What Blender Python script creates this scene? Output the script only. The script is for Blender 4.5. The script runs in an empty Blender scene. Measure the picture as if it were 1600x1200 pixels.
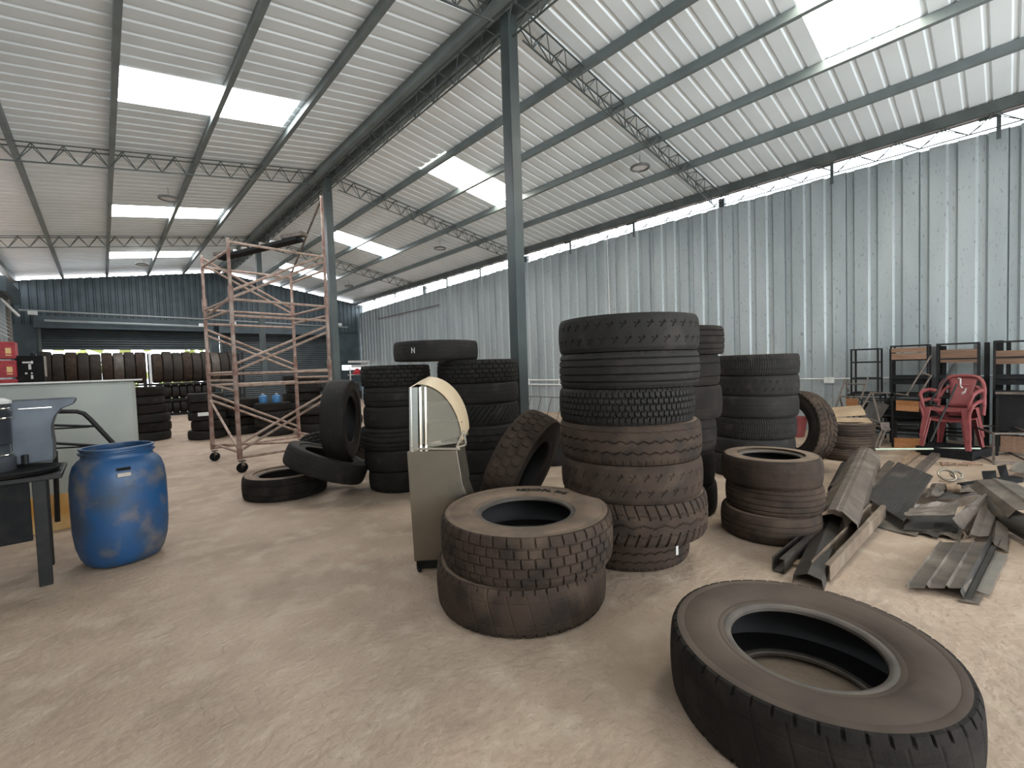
import bpy, math, random
from math import sin, cos, pi, radians as R, atan2, hypot
from mathutils import Vector as V, Matrix
random.seed(7)
SC = bpy.context.scene
COL = SC.collection

# ------------------------------------------------------------------ camera
cam_d = bpy.data.cameras.new('camera'); cam = bpy.data.objects.new('camera', cam_d); COL.objects.link(cam)
YAW, PITCH, ROLL, EYE = .7365, .0387, .0331, 1.45
fw = V((sin(YAW)*cos(PITCH), cos(YAW)*cos(PITCH), -sin(PITCH)))
rt = V((cos(YAW), -sin(YAW), 0)); dn = fw.cross(rt)
r2 = rt*cos(ROLL) + dn*sin(ROLL); d2 = -rt*sin(ROLL) + dn*cos(ROLL)
mw = Matrix.Identity(4)
for i in range(3):
    mw[i][0] = r2[i]; mw[i][1] = -d2[i]; mw[i][2] = -fw[i]
mw[2][3] = EYE
cam.matrix_world = mw
cam_d.sensor_fit = 'HORIZONTAL'; cam_d.sensor_width = 36; cam_d.lens = 704.3/1600*36
cam_d.clip_start = .05; cam_d.clip_end = 300
SC.camera = cam

# ------------------------------------------------------------------ world, lights, exposure
w = bpy.data.worlds.new('sky'); SC.world = w; w.use_nodes = True
bg = w.node_tree.nodes['Background']; bg.inputs[0].default_value = (.86, .94, 1, 1); bg.inputs[1].default_value = 6.0
SC.view_settings.view_transform = 'Standard'; SC.view_settings.look = 'None'
SC.view_settings.gamma = 1; SC.view_settings.use_curve_mapping = False
SC.view_settings.exposure = 0.28
SKY_POWER = 15.0         # radiance of the translucent roof panels
def area(name, loc, size, energy, col, direction):
    l = bpy.data.lights.new(name, 'AREA'); l.shape = 'RECTANGLE'; l.size, l.size_y = size
    l.energy = energy; l.color = col
    o = bpy.data.objects.new(name, l); COL.objects.link(o); o.location = loc
    o.rotation_euler = V(direction).to_track_quat('-Z', 'Y').to_euler(); return o
# fill light added at the unseen gateway, tilted up to brighten the ceiling
area('gateway_fill', (4.0, -5.9, 1.6), (10.5, 2.6), 190, (1, .96, .90), (0, 1, .75))

# ------------------------------------------------------------------ materials
def mat(name, col, rough=.6, metal=0., col2=None, scale=8., mixlo=.4, mixhi=.65, bump=0., bscale=60., col3=None,
        scale3=40., lo3=.55, hi3=.75, stretch=None, emit=0., spec=.5, rough2=None, detail=6.):
    m = bpy.data.materials.new(name); m.use_nodes = True; nt = m.node_tree; N = nt.nodes; Lk = nt.links
    b = N['Principled BSDF']; b.inputs['Base Color'].default_value = (*col, 1)
    b.inputs['Roughness'].default_value = rough; b.inputs['Metallic'].default_value = metal
    b.inputs['Specular IOR Level'].default_value = spec
    tc = N.new('ShaderNodeTexCoord'); mp = N.new('ShaderNodeMapping')
    Lk.new(tc.outputs['Object'], mp.inputs['Vector'])
    if stretch: mp.inputs['Scale'].default_value = stretch
    def noise(sc, lo, hi):
        n = N.new('ShaderNodeTexNoise'); n.inputs['Scale'].default_value = sc; n.inputs['Detail'].default_value = detail
        Lk.new(mp.outputs[0], n.inputs['Vector'])
        r = N.new('ShaderNodeMapRange'); r.inputs[1].default_value = lo; r.inputs[2].default_value = hi
        Lk.new(n.outputs['Fac'], r.inputs[0]); return n, r
    last = None
    if col2:
        n, r = noise(scale, mixlo, mixhi)
        mx = N.new('ShaderNodeMix'); mx.data_type = 'RGBA'
        mx.inputs[6].default_value = (*col, 1); mx.inputs[7].default_value = (*col2, 1)
        Lk.new(r.outputs[0], mx.inputs[0]); last = mx.outputs[2]
        if rough2 is not None:
            rr = N.new('ShaderNodeMapRange'); rr.inputs[3].default_value = rough; rr.inputs[4].default_value = rough2
            Lk.new(r.outputs[0], rr.inputs[0]); Lk.new(rr.outputs[0], b.inputs['Roughness'])
    if col3:
        n, r = noise(scale3, lo3, hi3)
        mx = N.new('ShaderNodeMix'); mx.data_type = 'RGBA'
        if last: Lk.new(last, mx.inputs[6])
        else: mx.inputs[6].default_value = (*col, 1)
        mx.inputs[7].default_value = (*col3, 1); Lk.new(r.outputs[0], mx.inputs[0]); last = mx.outputs[2]
    if last: Lk.new(last, b.inputs['Base Color'])
    if bump:
        n = N.new('ShaderNodeTexNoise'); n.inputs['Scale'].default_value = bscale; n.inputs['Detail'].default_value = 5
        Lk.new(mp.outputs[0], n.inputs['Vector'])
        bp = N.new('ShaderNodeBump'); bp.inputs['Strength'].default_value = bump; bp.inputs['Distance'].default_value = .02
        Lk.new(n.outputs['Fac'], bp.inputs['Height']); Lk.new(bp.outputs[0], b.inputs['Normal'])
    if emit:
        b.inputs['Emission Color'].default_value = (*col, 1); b.inputs['Emission Strength'].default_value = emit
    return m
M = {}
M['concrete'] = mat('concrete', (.44, .325, .24), .62, 0, (.345, .255, .188), 1.3, .38, .64, .5, 22, (.50, .395, .30), 4.3, .50, .75, rough2=.75, detail=12)
M['roof'] = mat('roof_sheet', (.82, .88, .90), .40, .12, (.75, .81, .83), 1.2, .4, .7, .06, 6)
M['wall_metal'] = mat('galvanised_sheet', (.37, .405, .41), .48, .3, (.29, .325, .33), 1.6, .4, .65, .05, 5, (.15, .16, .16), 45, .62, .72, stretch=(1, 1, .25))
M['dark_sheet'] = mat('dark_sheet', (.055, .075, .085), .5, .2, (.035, .048, .055), 2.2, .4, .65)
M['shutter'] = mat('shutter_slats', (.035, .045, .05), .5, .2, (.05, .06, .062), 3)
M['beam'] = mat('painted_steel', (.085, .10, .095), .5, .1, (.055, .065, .062), 3)
M['beam_haze'] = mat('hazed_steel', (.17, .20, .20), .5, .1, (.13, .155, .155), 2)  # purlin and ridge steel, haze painted in as a paler grey
M['post'] = mat('post_paint', (.055, .07, .068), .45, .1, (.03, .038, .04), .9, .42, .6)
M['black'] = mat('black_paint', (.008, .008, .008), .5, 0, (.018, .016, .014), 14, .5, .75, .05, 40, spec=.3)
M['black_matt'] = mat('black_matt', (.010, .010, .011), .85, 0, (.018, .017, .016), 9, .5, .7, spec=.2)
M['rust'] = mat('rusty_tube', (.33, .225, .185), .6, .1, (.22, .115, .09), 9, .4, .6, .2, 70, (.42, .33, .28), 4, .52, .65)
M['rust_pale'] = mat('dusty_tube', (.40, .30, .245), .6, .1, (.27, .17, .13), 12, .45, .65, .2, 70)
M['iron'] = mat('dusty_iron', (.14, .11, .09), .6, .3, (.07, .055, .045), 16, .4, .65, .15, 60)
M['wood'] = mat('plywood', (.42, .19, .07), .5, 0, (.32, .13, .045), 5, .35, .65, .05, 40, stretch=(1, 8, 8))
M['wood_dull'] = mat('dull_plywood', (.23, .13, .08), .6, 0, (.16, .09, .055), 5, .35, .65, .05, 40, stretch=(1, 8, 8))
M['plank'] = mat('dusty_plank', (.33, .22, .14), .7, 0, (.20, .13, .085), 6, .4, .65, .2, 50, stretch=(1, 6, 1))
M['card'] = mat('cardboard', (.33, .235, .145), .8, 0, (.26, .18, .11), 7)
M['chair_pink'] = mat('faded_red_plastic', (.20, .040, .042), .5, 0, (.24, .062, .058), 5, .4, .65, col3=(.15, .02, .026), scale3=3, lo3=.55, hi3=.7)
M['red'] = mat('red_plastic', (.45, .03, .035), .5, 0, (.30, .02, .03), 12)
M['blue'] = mat('blue_drum_plastic', (.010, .062, .165), .42, 0, (.035, .052, .08), 3.5, .45, .66, .05, 30, (.13, .115, .11), 5, .53, .70, rough2=.6)
M['blue_light'] = mat('light_blue_plastic', (.05, .17, .36), .35, 0)
M['steel'] = mat('stainless', (.25, .215, .17), .33, .8, (.19, .165, .13), 3, .4, .65, .04, 9, rough2=.42)
M['steel_blue'] = mat('steel_bluish', (.075, .085, .10), .38, .6, (.055, .062, .072), 4, .4, .65, rough2=.45)
M['grey_chest'] = mat('grey_enamel', (.38, .40, .36), .5, 0, (.32, .34, .31), 1.6, .4, .65)
M['white'] = mat('white_plastic', (.68, .68, .66), .5, 0, (.55, .55, .53), 6)
M['cream'] = mat('cream_sheet', (.62, .48, .31), .5, 0, (.56, .42, .27), 3)
M['orange'] = mat('orange_print', (.66, .32, .06), .5, 0, (.75, .50, .22), 3, .45, .6)
M['brown'] = mat('brown_ink', (.13, .06, .03), .6)
M['rail_brown'] = mat('brown_rail', (.20, .145, .10), .6, .1, (.13, .095, .07), 7, .4, .65, .15, 50, (.30, .24, .18), 4, .55, .7)
M['scrap'] = mat('scrap_sheet', (.15, .118, .092), .5, .3, (.085, .068, .053), 7, .4, .65, .1, 30, (.26, .22, .18), 3, .55, .7)
M['scrap_dark'] = mat('scrap_dark_sheet', (.06, .05, .042), .5, .35, (.04, .036, .032), 7, .4, .65, .1, 30, (.15, .12, .10), 3.5, .55, .75)
M['scrap_light'] = mat('scrap_light_sheet', (.25, .215, .18), .45, .4, (.20, .18, .155), 8, .4, .65, .08, 30)
M['green_white'] = mat('pale_rod', (.55, .62, .50), .5)
M['pipe_grey'] = mat('galvanised_pipe', (.32, .34, .34), .4, .5)
M['lamp_body'] = mat('lamp_body', (.12, .12, .12), .5)
M['lamp_face'] = mat('lamp_face', (.72, .72, .72), .3)
M['chrome'] = mat('chrome', (.7, .68, .62), .15, 1.)
M['skylight'] = mat('translucent_panel_white', (.97, .98, 1.0), .5, emit=SKY_POWER)
M['skylight_warm'] = mat('translucent_panel_warm', (1.0, .965, .84), .5, emit=SKY_POWER)
M['earth'] = mat('red_earth', (.42, .27, .21), .9, 0, (.34, .22, .17), .5)
M['green'] = mat('leaves', (.30, .36, .10), .8, 0, (.45, .45, .16), 2)
# rubber: dusty to various degrees
M['side_dusty'] = mat('sidewall_dusty', (.22, .155, .108), .8, 0, (.14, .10, .072), 5, .4, .65, .12, 60, (.29, .21, .15), 2.2, .55, .75, spec=.3)
M['side_dark'] = mat('sidewall_dark', (.045, .036, .030), .7, 0, (.03, .026, .023), 5, .4, .65, .12, 60, spec=.2)
M['side_grey'] = mat('sidewall_grey', (.095, .070, .054), .75, 0, (.062, .047, .037), 3, .4, .65, .08, 80, (.135, .102, .08), 1.6, .56, .75, spec=.2)
M['tread_brown'] = mat('tread_brown', (.055, .037, .027), .8, 0, (.03, .023, .019), 7, .4, .65, .18, 90, (.095, .066, .047), 4, .55, .78, spec=.15)
M['tread_dark'] = mat('tread_dark', (.022, .020, .018), .7, 0, (.018, .016, .015), 7, .4, .65, .18, 90, (.055, .046, .038), 5, .58, .8, spec=.18)
M['tread_black'] = mat('tread_black', (.016, .0135, .0115), .85, 0, (.03, .024, .020), 7, .45, .7, .18, 90, spec=.15)
M['bead'] = mat('bead_rubber', (.10, .078, .062), .55, 0, (.06, .05, .042), 8, spec=.5)
M['inner'] = mat('inner_liner', (.014, .013, .013), .55)
# fine dark scuffs and specks on the concrete
nt = M['concrete'].node_tree; N = nt.nodes; Lk = nt.links; bs = N['Principled BSDF']; src = bs.inputs['Base Color'].links[0].from_socket
tc = N.new('ShaderNodeTexCoord')
for sc_, lo_, hi_, st_, fac_, rot_ in ((38, .60, .70, (1, 1, 1), .45, 0), (9, .62, .70, (.35, 2.2, 1), .5, .6), (12, .63, .70, (2.4, .4, 1), .4, -.5), (2.2, .56, .66, (1, 1, 1), .30, 1)):
    mp = N.new('ShaderNodeMapping'); mp.inputs['Scale'].default_value = st_; mp.inputs['Rotation'].default_value = (0, 0, rot_); Lk.new(tc.outputs['Object'], mp.inputs['Vector'])
    n = N.new('ShaderNodeTexNoise'); n.inputs['Scale'].default_value = sc_; n.inputs['Detail'].default_value = 8; n.inputs['Roughness'].default_value = .65; Lk.new(mp.outputs[0], n.inputs['Vector'])
    r_ = N.new('ShaderNodeMapRange'); r_.inputs[1].default_value = lo_; r_.inputs[2].default_value = hi_; r_.inputs[4].default_value = fac_; Lk.new(n.outputs['Fac'], r_.inputs[0])
    mx = N.new('ShaderNodeMix'); mx.data_type = 'RGBA'; Lk.new(r_.outputs[0], mx.inputs[0]); Lk.new(src, mx.inputs[6]); mx.inputs[7].default_value = (.17, .125, .092, 1); src = mx.outputs[2]
Lk.new(src, bs.inputs['Base Color'])
m = bpy.data.materials.new('clear_acrylic'); m.use_nodes = True; b = m.node_tree.nodes['Principled BSDF']
b.inputs['Base Color'].default_value = (.8, .76, .66, 1); b.inputs['Roughness'].default_value = .12
b.inputs['Transmission Weight'].default_value = .85; b.inputs['IOR'].default_value = 1.05; M['acrylic'] = m

# ------------------------------------------------------------------ mesh helpers
class B:
    """collects vertices and faces for one mesh object"""
    def __init__(s): s.v = []; s.f = []
    def add(s, vs, fs):
        n = len(s.v); s.v += [tuple(p) for p in vs]; s.f += [tuple(i+n for i in f) for f in fs]; return s
    def box(s, c, d, rz=0., m=None):
        x, y, z = d[0]/2, d[1]/2, d[2]/2
        P = [V((a*x, b*y, c_*z)) for a in (-1, 1) for b in (-1, 1) for c_ in (-1, 1)]
        Q = Matrix.Rotation(rz, 3, 'Z') if m is None else m
        return s.add([V(c) + Q @ p for p in P], [(0, 1, 3, 2), (4, 6, 7, 5), (0, 4, 5, 1), (2, 3, 7, 6), (0, 2, 6, 4), (1, 5, 7, 3)])
    def bar(s, p, q, w, h=None, up=(0, 0, 1)):
        p, q = V(p), V(q); h = h or w; t = (q-p).normalized(); u = V(up)
        if abs(t.dot(u)) > .97: u = V((1, 0, 0))
        a = t.cross(u).normalized(); b = a.cross(t)
        vs = []
        for o in (p, q):
            for i, j in ((-1, -1), (1, -1), (1, 1), (-1, 1)): vs.append(o + a*(i*w/2) + b*(j*h/2))
        return s.add(vs, [(0, 3, 2, 1), (4, 5, 6, 7), (0, 1, 5, 4), (1, 2, 6, 5), (2, 3, 7, 6), (3, 0, 4, 7)])
    def tube(s, pts, r, n=8, cap=True):
        pts = [V(p) for p in pts]; rings = []; a = None
        for i, p in enumerate(pts):
            t = (pts[min(i+1, len(pts)-1)] - pts[max(i-1, 0)]).normalized()
            if a is None:
                u = V((0, 0, 1)) if abs(t.z) < .95 else V((1, 0, 0)); a = t.cross(u).normalized()
            else: a = (a - t*a.dot(t)).normalized()
            b = t.cross(a); rr = r[i] if isinstance(r, (list, tuple)) else r
            rings.append([p + (a*cos(2*pi*k/n) + b*sin(2*pi*k/n))*rr for k in range(n)])
        base = 0; vs = [v for g in rings for v in g]; fs = []
        for i in range(len(pts)-1):
            for k in range(n):
                k2 = (k+1) % n; fs.append((i*n+k, i*n+k2, (i+1)*n+k2, (i+1)*n+k))
        if cap:
            fs.append(tuple(range(n))[::-1]); fs.append(tuple((len(pts)-1)*n+k for k in range(n)))
        return s.add(vs, fs)
    def lathe(s, prof, n=48, c=(0, 0, 0), close=False, sq=0.):
        vs = []; fs = []; m = len(prof)
        for k in range(n):
            a = 2*pi*k/n; g = 1.
            if sq: g = 1 + sq*(abs(cos(2*a+0))**2*-1 + .5)
            for (r, z) in prof: vs.append((c[0]+r*g*cos(a), c[1]+r*g*sin(a), c[2]+z))
        for k in range(n):
            k2 = (k+1) % n
            for j in range(m-1 if not close else m):
                j2 = (j+1) % m
                fs.append((k*m+j, k2*m+j, k2*m+j2, k*m+j2))
        return s.add(vs, fs)
    def torus(s, c, Rr, r, n=40, k=8, m=None):
        vs = []; fs = []
        Q = m or Matrix.Identity(3)
        for i in range(n):
            a = 2*pi*i/n
            for j in range(k):
                b = 2*pi*j/k; vs.append(V(c) + Q @ V(((Rr+r*cos(b))*cos(a), (Rr+r*cos(b))*sin(a), r*sin(b))))
        for i in range(n):
            for j in range(k):
                fs.append((i*k+j, ((i+1) % n)*k+j, ((i+1) % n)*k+(j+1) % k, i*k+(j+1) % k))
        return s.add(vs, fs)
    def slab(s, O, U, W, prof, th=.004, uprof=None):
        """formed sheet: profile [(t,h)] across W, extruded along U; solid with thickness th"""
        O, U, W = V(O), V(U), V(W); n = U.cross(W).normalized()
        if n.z < 0: n = -n
        us = uprof or [(0, 0), (1, 0)]
        nu, nw = len(us), len(prof); vs = []
        for side in (0, -th):
            for (u, hu) in us:
                for (t, h) in prof: vs.append(O + U*u + W*t + n*(h+hu+side))
        fs = []; L = nu*nw
        for i in range(nu-1):
            for j in range(nw-1):
                a, b_, c_, d_ = i*nw+j, i*nw+j+1, (i+1)*nw+j+1, (i+1)*nw+j
                fs.append((a, b_, c_, d_)); fs.append((d_+L, c_+L, b_+L, a+L))
        for j in range(nw-1):
            fs.append((j+1, j, j+L, j+1+L)); k = (nu-1)*nw; fs.append((k+j, k+j+1, k+j+1+L, k+j+L))
        for i in range(nu-1):
            a = i*nw; fs.append((a, a+nw, a+nw+L, a+L)); a = i*nw+nw-1; fs.append((a+nw, a, a+L, a+nw+L))
        return s.add(vs, fs)
    def poly(s, pts, ext):
        """planar outline extruded by vector ext"""
        pts = [V(p) for p in pts]; n = len(pts); e = V(ext)
        return s.add(pts + [p+e for p in pts], [tuple(range(n))[::-1], tuple(range(n, 2*n))] + [(i, (i+1) % n, (i+1) % n+n, i+n) for i in range(n)])
    def build(s, name, m, parent=None, smooth=False, bevel=0., label=None):
        me = bpy.data.meshes.new(name); me.from_pydata(s.v, [], s.f); me.update()
        if m: me.materials.append(M[m] if isinstance(m, str) else m)
        if smooth:
            me.polygons.foreach_set('use_smooth', [True]*len(me.polygons))
            me.set_sharp_from_angle(angle=R(smooth if smooth is not True else 40))
        o = bpy.data.objects.new(name, me); COL.objects.link(o)
        if parent: o.parent = parent
        if bevel:
            bv = o.modifiers.new('bevel', 'BEVEL'); bv.width = bevel; bv.segments = 2; bv.limit_method = 'ANGLE'
        if label: o['label'] = label
        return o
def tag(o, label, cat, group=None):
    o['label'] = label; o['category'] = cat
    if group: o['group'] = group
    return o
def thing(name, label, cat, loc=(0, 0, 0), rz=0., group=None):
    o = bpy.data.objects.new(name, None); COL.objects.link(o); o.empty_display_size = .1
    o.location = loc; o.rotation_euler = (0, 0, rz); return tag(o, label, cat, group)
def struct(o): o['kind'] = 'structure'; return o
KIDS = {}
def kids(o):
    return [c for c in bpy.data.objects if c.parent == o]
def dup(root, label, group=None):
    r = root.copy(); COL.objects.link(r); r['label'] = label
    if group: r['group'] = group
    for ch in kids(root):
        c = ch.copy(); COL.objects.link(c); c.parent = r
        for g in kids(ch):
            d = g.copy(); COL.objects.link(d); d.parent = c
    return r

# ------------------------------------------------------------------ building shell
XR, XE, XWALL, XL, YF, YN = 4.03, 10.0, 10.25, -2.13, 23.2, -6.0
ZR, SL = 6.09, .16
def zroof(x): return ZR - SL*abs(x-XR)
fl = B(); fl.box((4.2, 8.5, -.05), (13.6, 30.5, .1)); struct(fl.build('floor', 'concrete'))
# outdoor ground, seen and felt only through the gaps
g = B()
g.box((25, 8, -.2), (26, 60, .1)); g.box((-14, 8, -.2), (20, 60, .1)); g.box((4, 38, -.2), (16, 26, .1))
struct(g.build('trim_1', 'earth'))
def corrugated(x0, x1, y0, y1, holes, pitch=.25):
    b = B(); sgn = 1
    ys = []
    n = int(round((y1-y0)/pitch))
    for k in range(n):
        y = y0+k*pitch
        ys += [(y, 0), (y+pitch*.70, 0), (y+pitch*.77, .02), (y+pitch*.93, .02)]
    ys.append((y0+n*pitch, 0))
    xs = sorted(set([x0, x1] + [h[i] for h in holes for i in (0, 1)]))
    for i in range(len(xs)-1):
        xa, xb = xs[i], xs[i+1]; xm = (xa+xb)/2
        for j in range(len(ys)-1):
            ym = (ys[j][0]+ys[j+1][0])/2
            if any(h[0] < xm < h[1] and h[2] < ym < h[3] for h in holes): continue
            b.add([(xa, ys[j][0], zroof(xa)+ys[j][1]), (xb, ys[j][0], zroof(xb)+ys[j][1]),
                   (xb, ys[j+1][0], zroof(xb)+ys[j+1][1]), (xa, ys[j+1][0], zroof(xa)+ys[j+1][1])], [(0, 1, 2, 3)])
    return b
holesL = [(.37, 2.6, 7.75, 8.75), (.37, 2.6, 14.0, 15.0), (.37, 2.6, 19.25, 20.25)]
holesR = [(5.40, 7.55, .75, 1.75), (5.40, 7.55, 7.75, 8.75), (5.45, 7.6, 14.0, 15.0), (5.45, 7.6, 19.25, 20.25)]
struct(corrugated(XL-.5, XR, YN, YF+.3, holesL).build('ceiling', 'roof'))
struct(corrugated(XR, 10.35, YN, YF+.3, holesR).build('ceiling', 'roof'))
for k, h in enumerate(holesL + holesR):
    b = B(); mth = 'skylight_warm' if k in (3, 4) else 'skylight'
    nn = 5
    for i in range(nn*4):
        ya = h[2]+(h[3]-h[2])*i/(nn*4); yb = h[2]+(h[3]-h[2])*(i+1)/(nn*4)
        b.add([(h[0], ya, zroof(h[0])+.012), (h[1], ya, zroof(h[1])+.012), (h[1], yb, zroof(h[1])+.012), (h[0], yb, zroof(h[0])+.012)], [(0, 1, 2, 3)])
    struct(b.build('window_%d' % (k+1), mth))
# purlins
nt = 2
for x in (-.88, .32, 1.55, 2.71, 5.45, 6.47, 7.60, 8.72):
    b = B(); b.box((x, (YN+YF)/2, zroof(x)-.065), (.07, YF-YN, .125)); struct(b.build('trim_%d' % nt, 'beam_haze')); nt += 1
b = B()
for dx in (-.16, .16): b.box((XR+dx, (YN+YF)/2, zroof(XR)-.13), (.15, YF-YN, .17))
struct(b.build('trim_%d' % nt, 'beam_haze')); nt += 1
def lattice(b, P, Q, depth, width, step, rr=.006, rc=.009):
    """triangular lattice girder from P to Q: two upper chords, one lower chord, zigzag rods"""
    P, Q = V(P), V(Q); t = (Q-P).normalized(); side = V((0, 0, 1)).cross(t).normalized(); dn_ = V((0, 0, -1))
    n = max(2, int((Q-P).length/step))
    for o in (side*width/2, -side*width/2, dn_*depth): b.bar(P+o, Q+o, rc*2, rc*2)
    for i in range(n):
        a = P + (Q-P)*(i/n); c = P + (Q-P)*((i+1)/n); mdl = (a+c)/2 + dn_*depth
        for sg in (1, -1):
            o = side*(sg*width/2); b.bar(a+o, mdl, rr*2); b.bar(mdl, c+o, rr*2)
        b.bar(a+side*width/2, a-side*width/2, rr*2)
    return b
b = B(); lattice(b, (XR, YN, ZR-.22), (XR, YF-.1, ZR-.22), .28, .26, .55, .005, .009)
tag(b.build('ridge_lattice_girder', 'beam'), 'long dark steel lattice girder running under the roof ridge', 'girder')
bays = [4.29, 10.53, 16.78]
nm = ['nearest to the camera', 'second from the camera', 'third from the camera']
for i, y in enumerate([-1.96] + bays):
    for sg, xe, wd in ((-1, XL, 'left'), (1, XE, 'right')):
        if i == 0: continue
        b = B(); lattice(b, (XR+sg*.25, y, zroof(XR)-.12), (xe, y, zroof(xe)-.1), .27, .20, .36)
        tag(b.build('roof_truss', 'beam'), 'thin lattice roof truss on the %s slope, %s' % (wd, nm[i-1]), 'truss', 'lattice roof trusses')
# eave beams
b = B(); b.box((XE, (YN+YF)/2, zroof(XE)-.09), (.16, YF-YN, .16)); struct(b.build('trim_%d' % nt, 'beam')); nt += 1
b = B(); b.box((XL, (YN+YF)/2, zroof(XL)-.09), (.16, YF-YN, .16)); struct(b.build('trim_%d' % nt, 'beam')); nt += 1
b = B(); lattice(b, (XE+.02, YN, zroof(XE)-.17), (XE+.02, YF-.1, zroof(XE)-.17), .2, .12, .55, .006, .008)
tag(b.build('eave_lattice_girder', 'beam'), 'thin rod lattice hanging below the right eave beam', 'girder')
# posts
plab = ['thick dark steel post under the ridge, nearest, behind the tall tyre stacks', 'dark steel ridge post standing right beside the rusty scaffold',
        'distant thin dark ridge post seen through the rusty scaffold']
for i, y in enumerate(bays):
    b = B(); b.box((0, 0, (ZR-.22)/2), (.16, .16, ZR-.22)); t = thing('steel_post', plab[i], 'post', (XR, y, 0), 0, 'ridge posts')
    b.build('shaft', 'post', t, bevel=.008)
    p = B(); p.box((0, 0, .008), (.3, .3, .016)); p.build('base_plate', 'post', t)
elab = ['short dark stub post in the gap above the right wall, nearest', 'dark stub post in the eave gap, just right of the near ridge post', 'far dark stub post in the right eave gap']
for i, y in enumerate(bays):
    b = B(); b.box((10.36, y, 2.5), (.10, .12, 5.0)); tag(b.build('wall_post', 'post'), elab[i], 'post', 'wall posts')
b = B()
for k in range(12):
    y = -1.96 + k*2.08
    if k % 3: b.box((10.08, y, 4.82), (.03, .05, .42)); b.box((10.08, y+.1, 4.95), (.025, .22, .025))
struct(b.build('trim_%d' % nt, 'beam')); nt += 1
# right wall: ribbed galvanised sheets, standing
def ribwall(P, Q, z0, z1, pitch, name, mname, depth=.045, nrm=None, wob=.0, lap=3):
    P, Q = V(P), V(Q); L_ = (Q-P).length; t = (Q-P)/L_; n_ = nrm; n = int(L_/pitch); pts = []
    for k in range(n):
        s0 = k*pitch
        pts += [(s0, 0), (s0+pitch*.58, 0), (s0+pitch*.66, depth), (s0+pitch*.90, depth)]
        if k % lap == lap-1: pts += [(s0+pitch*.92, depth*.2), (s0+pitch*.95, depth*.9)]
    pts.append((n*pitch, 0)); vs = []; fs = []
    for i, (s_, h) in enumerate(pts):
        zz = z1(s_) if callable(z1) else z1
        zz += random.uniform(-wob, wob)
        p = P + t*s_ + V(n_)*h; vs += [(p.x, p.y, z0), (p.x, p.y, zz)]
    for i in range(len(pts)-1): fs.append((2*i, 2*i+2, 2*i+3, 2*i+1))
    b = B(); b.add(vs, fs); return struct(b.build(name, mname))
ribwall((XWALL, YN, 0), (XWALL, YF, 0), 0, lambda s: 4.80 if s < 15 else 4.80-(s-15)*.018, .335, 'wall_right', 'wall_metal', .035, (1, 0, 0), .012)
ribwall((-2.3, YN, 0), (-2.3, YF, 0), 0, 4.4, .335, 'wall_left', 'wall_metal', .04, (-1, 0, 0), .01)
# far wall: dark ribbed sheet above the shutters
b = B(); pts = []
x = XL-.2
while x < 10.3:
    pts += [(x, 0), (x+.12, 0), (x+.14, .03), (x+.19, .03)]; x += .21
vs = []; fs = []
for (xx, h) in pts:
    vs += [(xx, YF+h, 3.45), (xx, YF+h, zroof(xx)-.10+random.uniform(-.015, .015))]
for i in range(len(pts)-1): fs.append((2*i, 2*i+2, 2*i+3, 2*i+1))
b.add(vs, fs); struct(b.build('wall_far', 'dark_sheet'))
b = B()
for x0, x1 in ((-2.35, -1.6), (3.5, 3.85), (8.7, 9.2)): b.box(((x0+x1)/2, YF+.05, 1.75), (x1-x0, .12, 3.5))
b.box((9.9, YF+.05, 2.65), (1.4, .1, 1.7)); b.box((9.9, YF+.05, .78), (1.4, .1, 1.56))
struct(b.build('wall_far', 'dark_sheet'))
def shutter(n, x0, x1, z0, z1):
    b = B(); z = z0; k = 0
    while z < z1:
        b.add([(x0, YF, z), (x1, YF, z), (x1, YF-.025, z+.04), (x0, YF-.025, z+.04), (x1, YF, z+.095), (x0, YF, z+.095)], [(0, 1, 2, 3), (3, 2, 4, 5)]); z += .095
    b.box(((x0+x1)/2, YF-.03, z0+.03), (x1-x0, .05, .07))
    d = struct(b.build('door_%d' % n, 'shutter'))
    h = B(); h.box(((x0+x1)/2, YF-.25, z1+.12), (x1-x0+.2, .4, .42)); h.build('shutter_box', 'dark_sheet', d)
    for x in (x0, x1):
        h = B(); h.box((x, YF-.05, z1/2), (.08, .1, z1)); h.build('guide_rail', 'beam', d)
shutter(1, -1.58, 3.5, 2.60, 3.45)
shutter(2, 3.9, 8.65, .02, 3.40)
# front wall with the gateway opening
b = B(); b.box((-1.75, YN, 2.5), (1.1, .1, 5.0)); b.box((9.85, YN, 2.5), (.9, .1, 5.0)); b.box((4.0, YN, 4.7), (12.6, .1, 1.6))
struct(b.build('wall_front', 'wall_metal'))
# hedge outside the half open shutter
hb = B()
for k in range(240):
    c = V((random.uniform(-3, 6), 26+random.uniform(-.5, .5), random.uniform(0, 3.4))); s_ = random.uniform(.2, .4)
    hb.box(c, (s_, s_*.4, s_), 0, Matrix.Rotation(random.uniform(0, 3), 3, V((random.random(), random.random(), 1)).normalized()))
tag(hb.build('hedge', 'green'), 'pale green hedge outside, glimpsed over the racked tyres', 'hedge')
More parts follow.
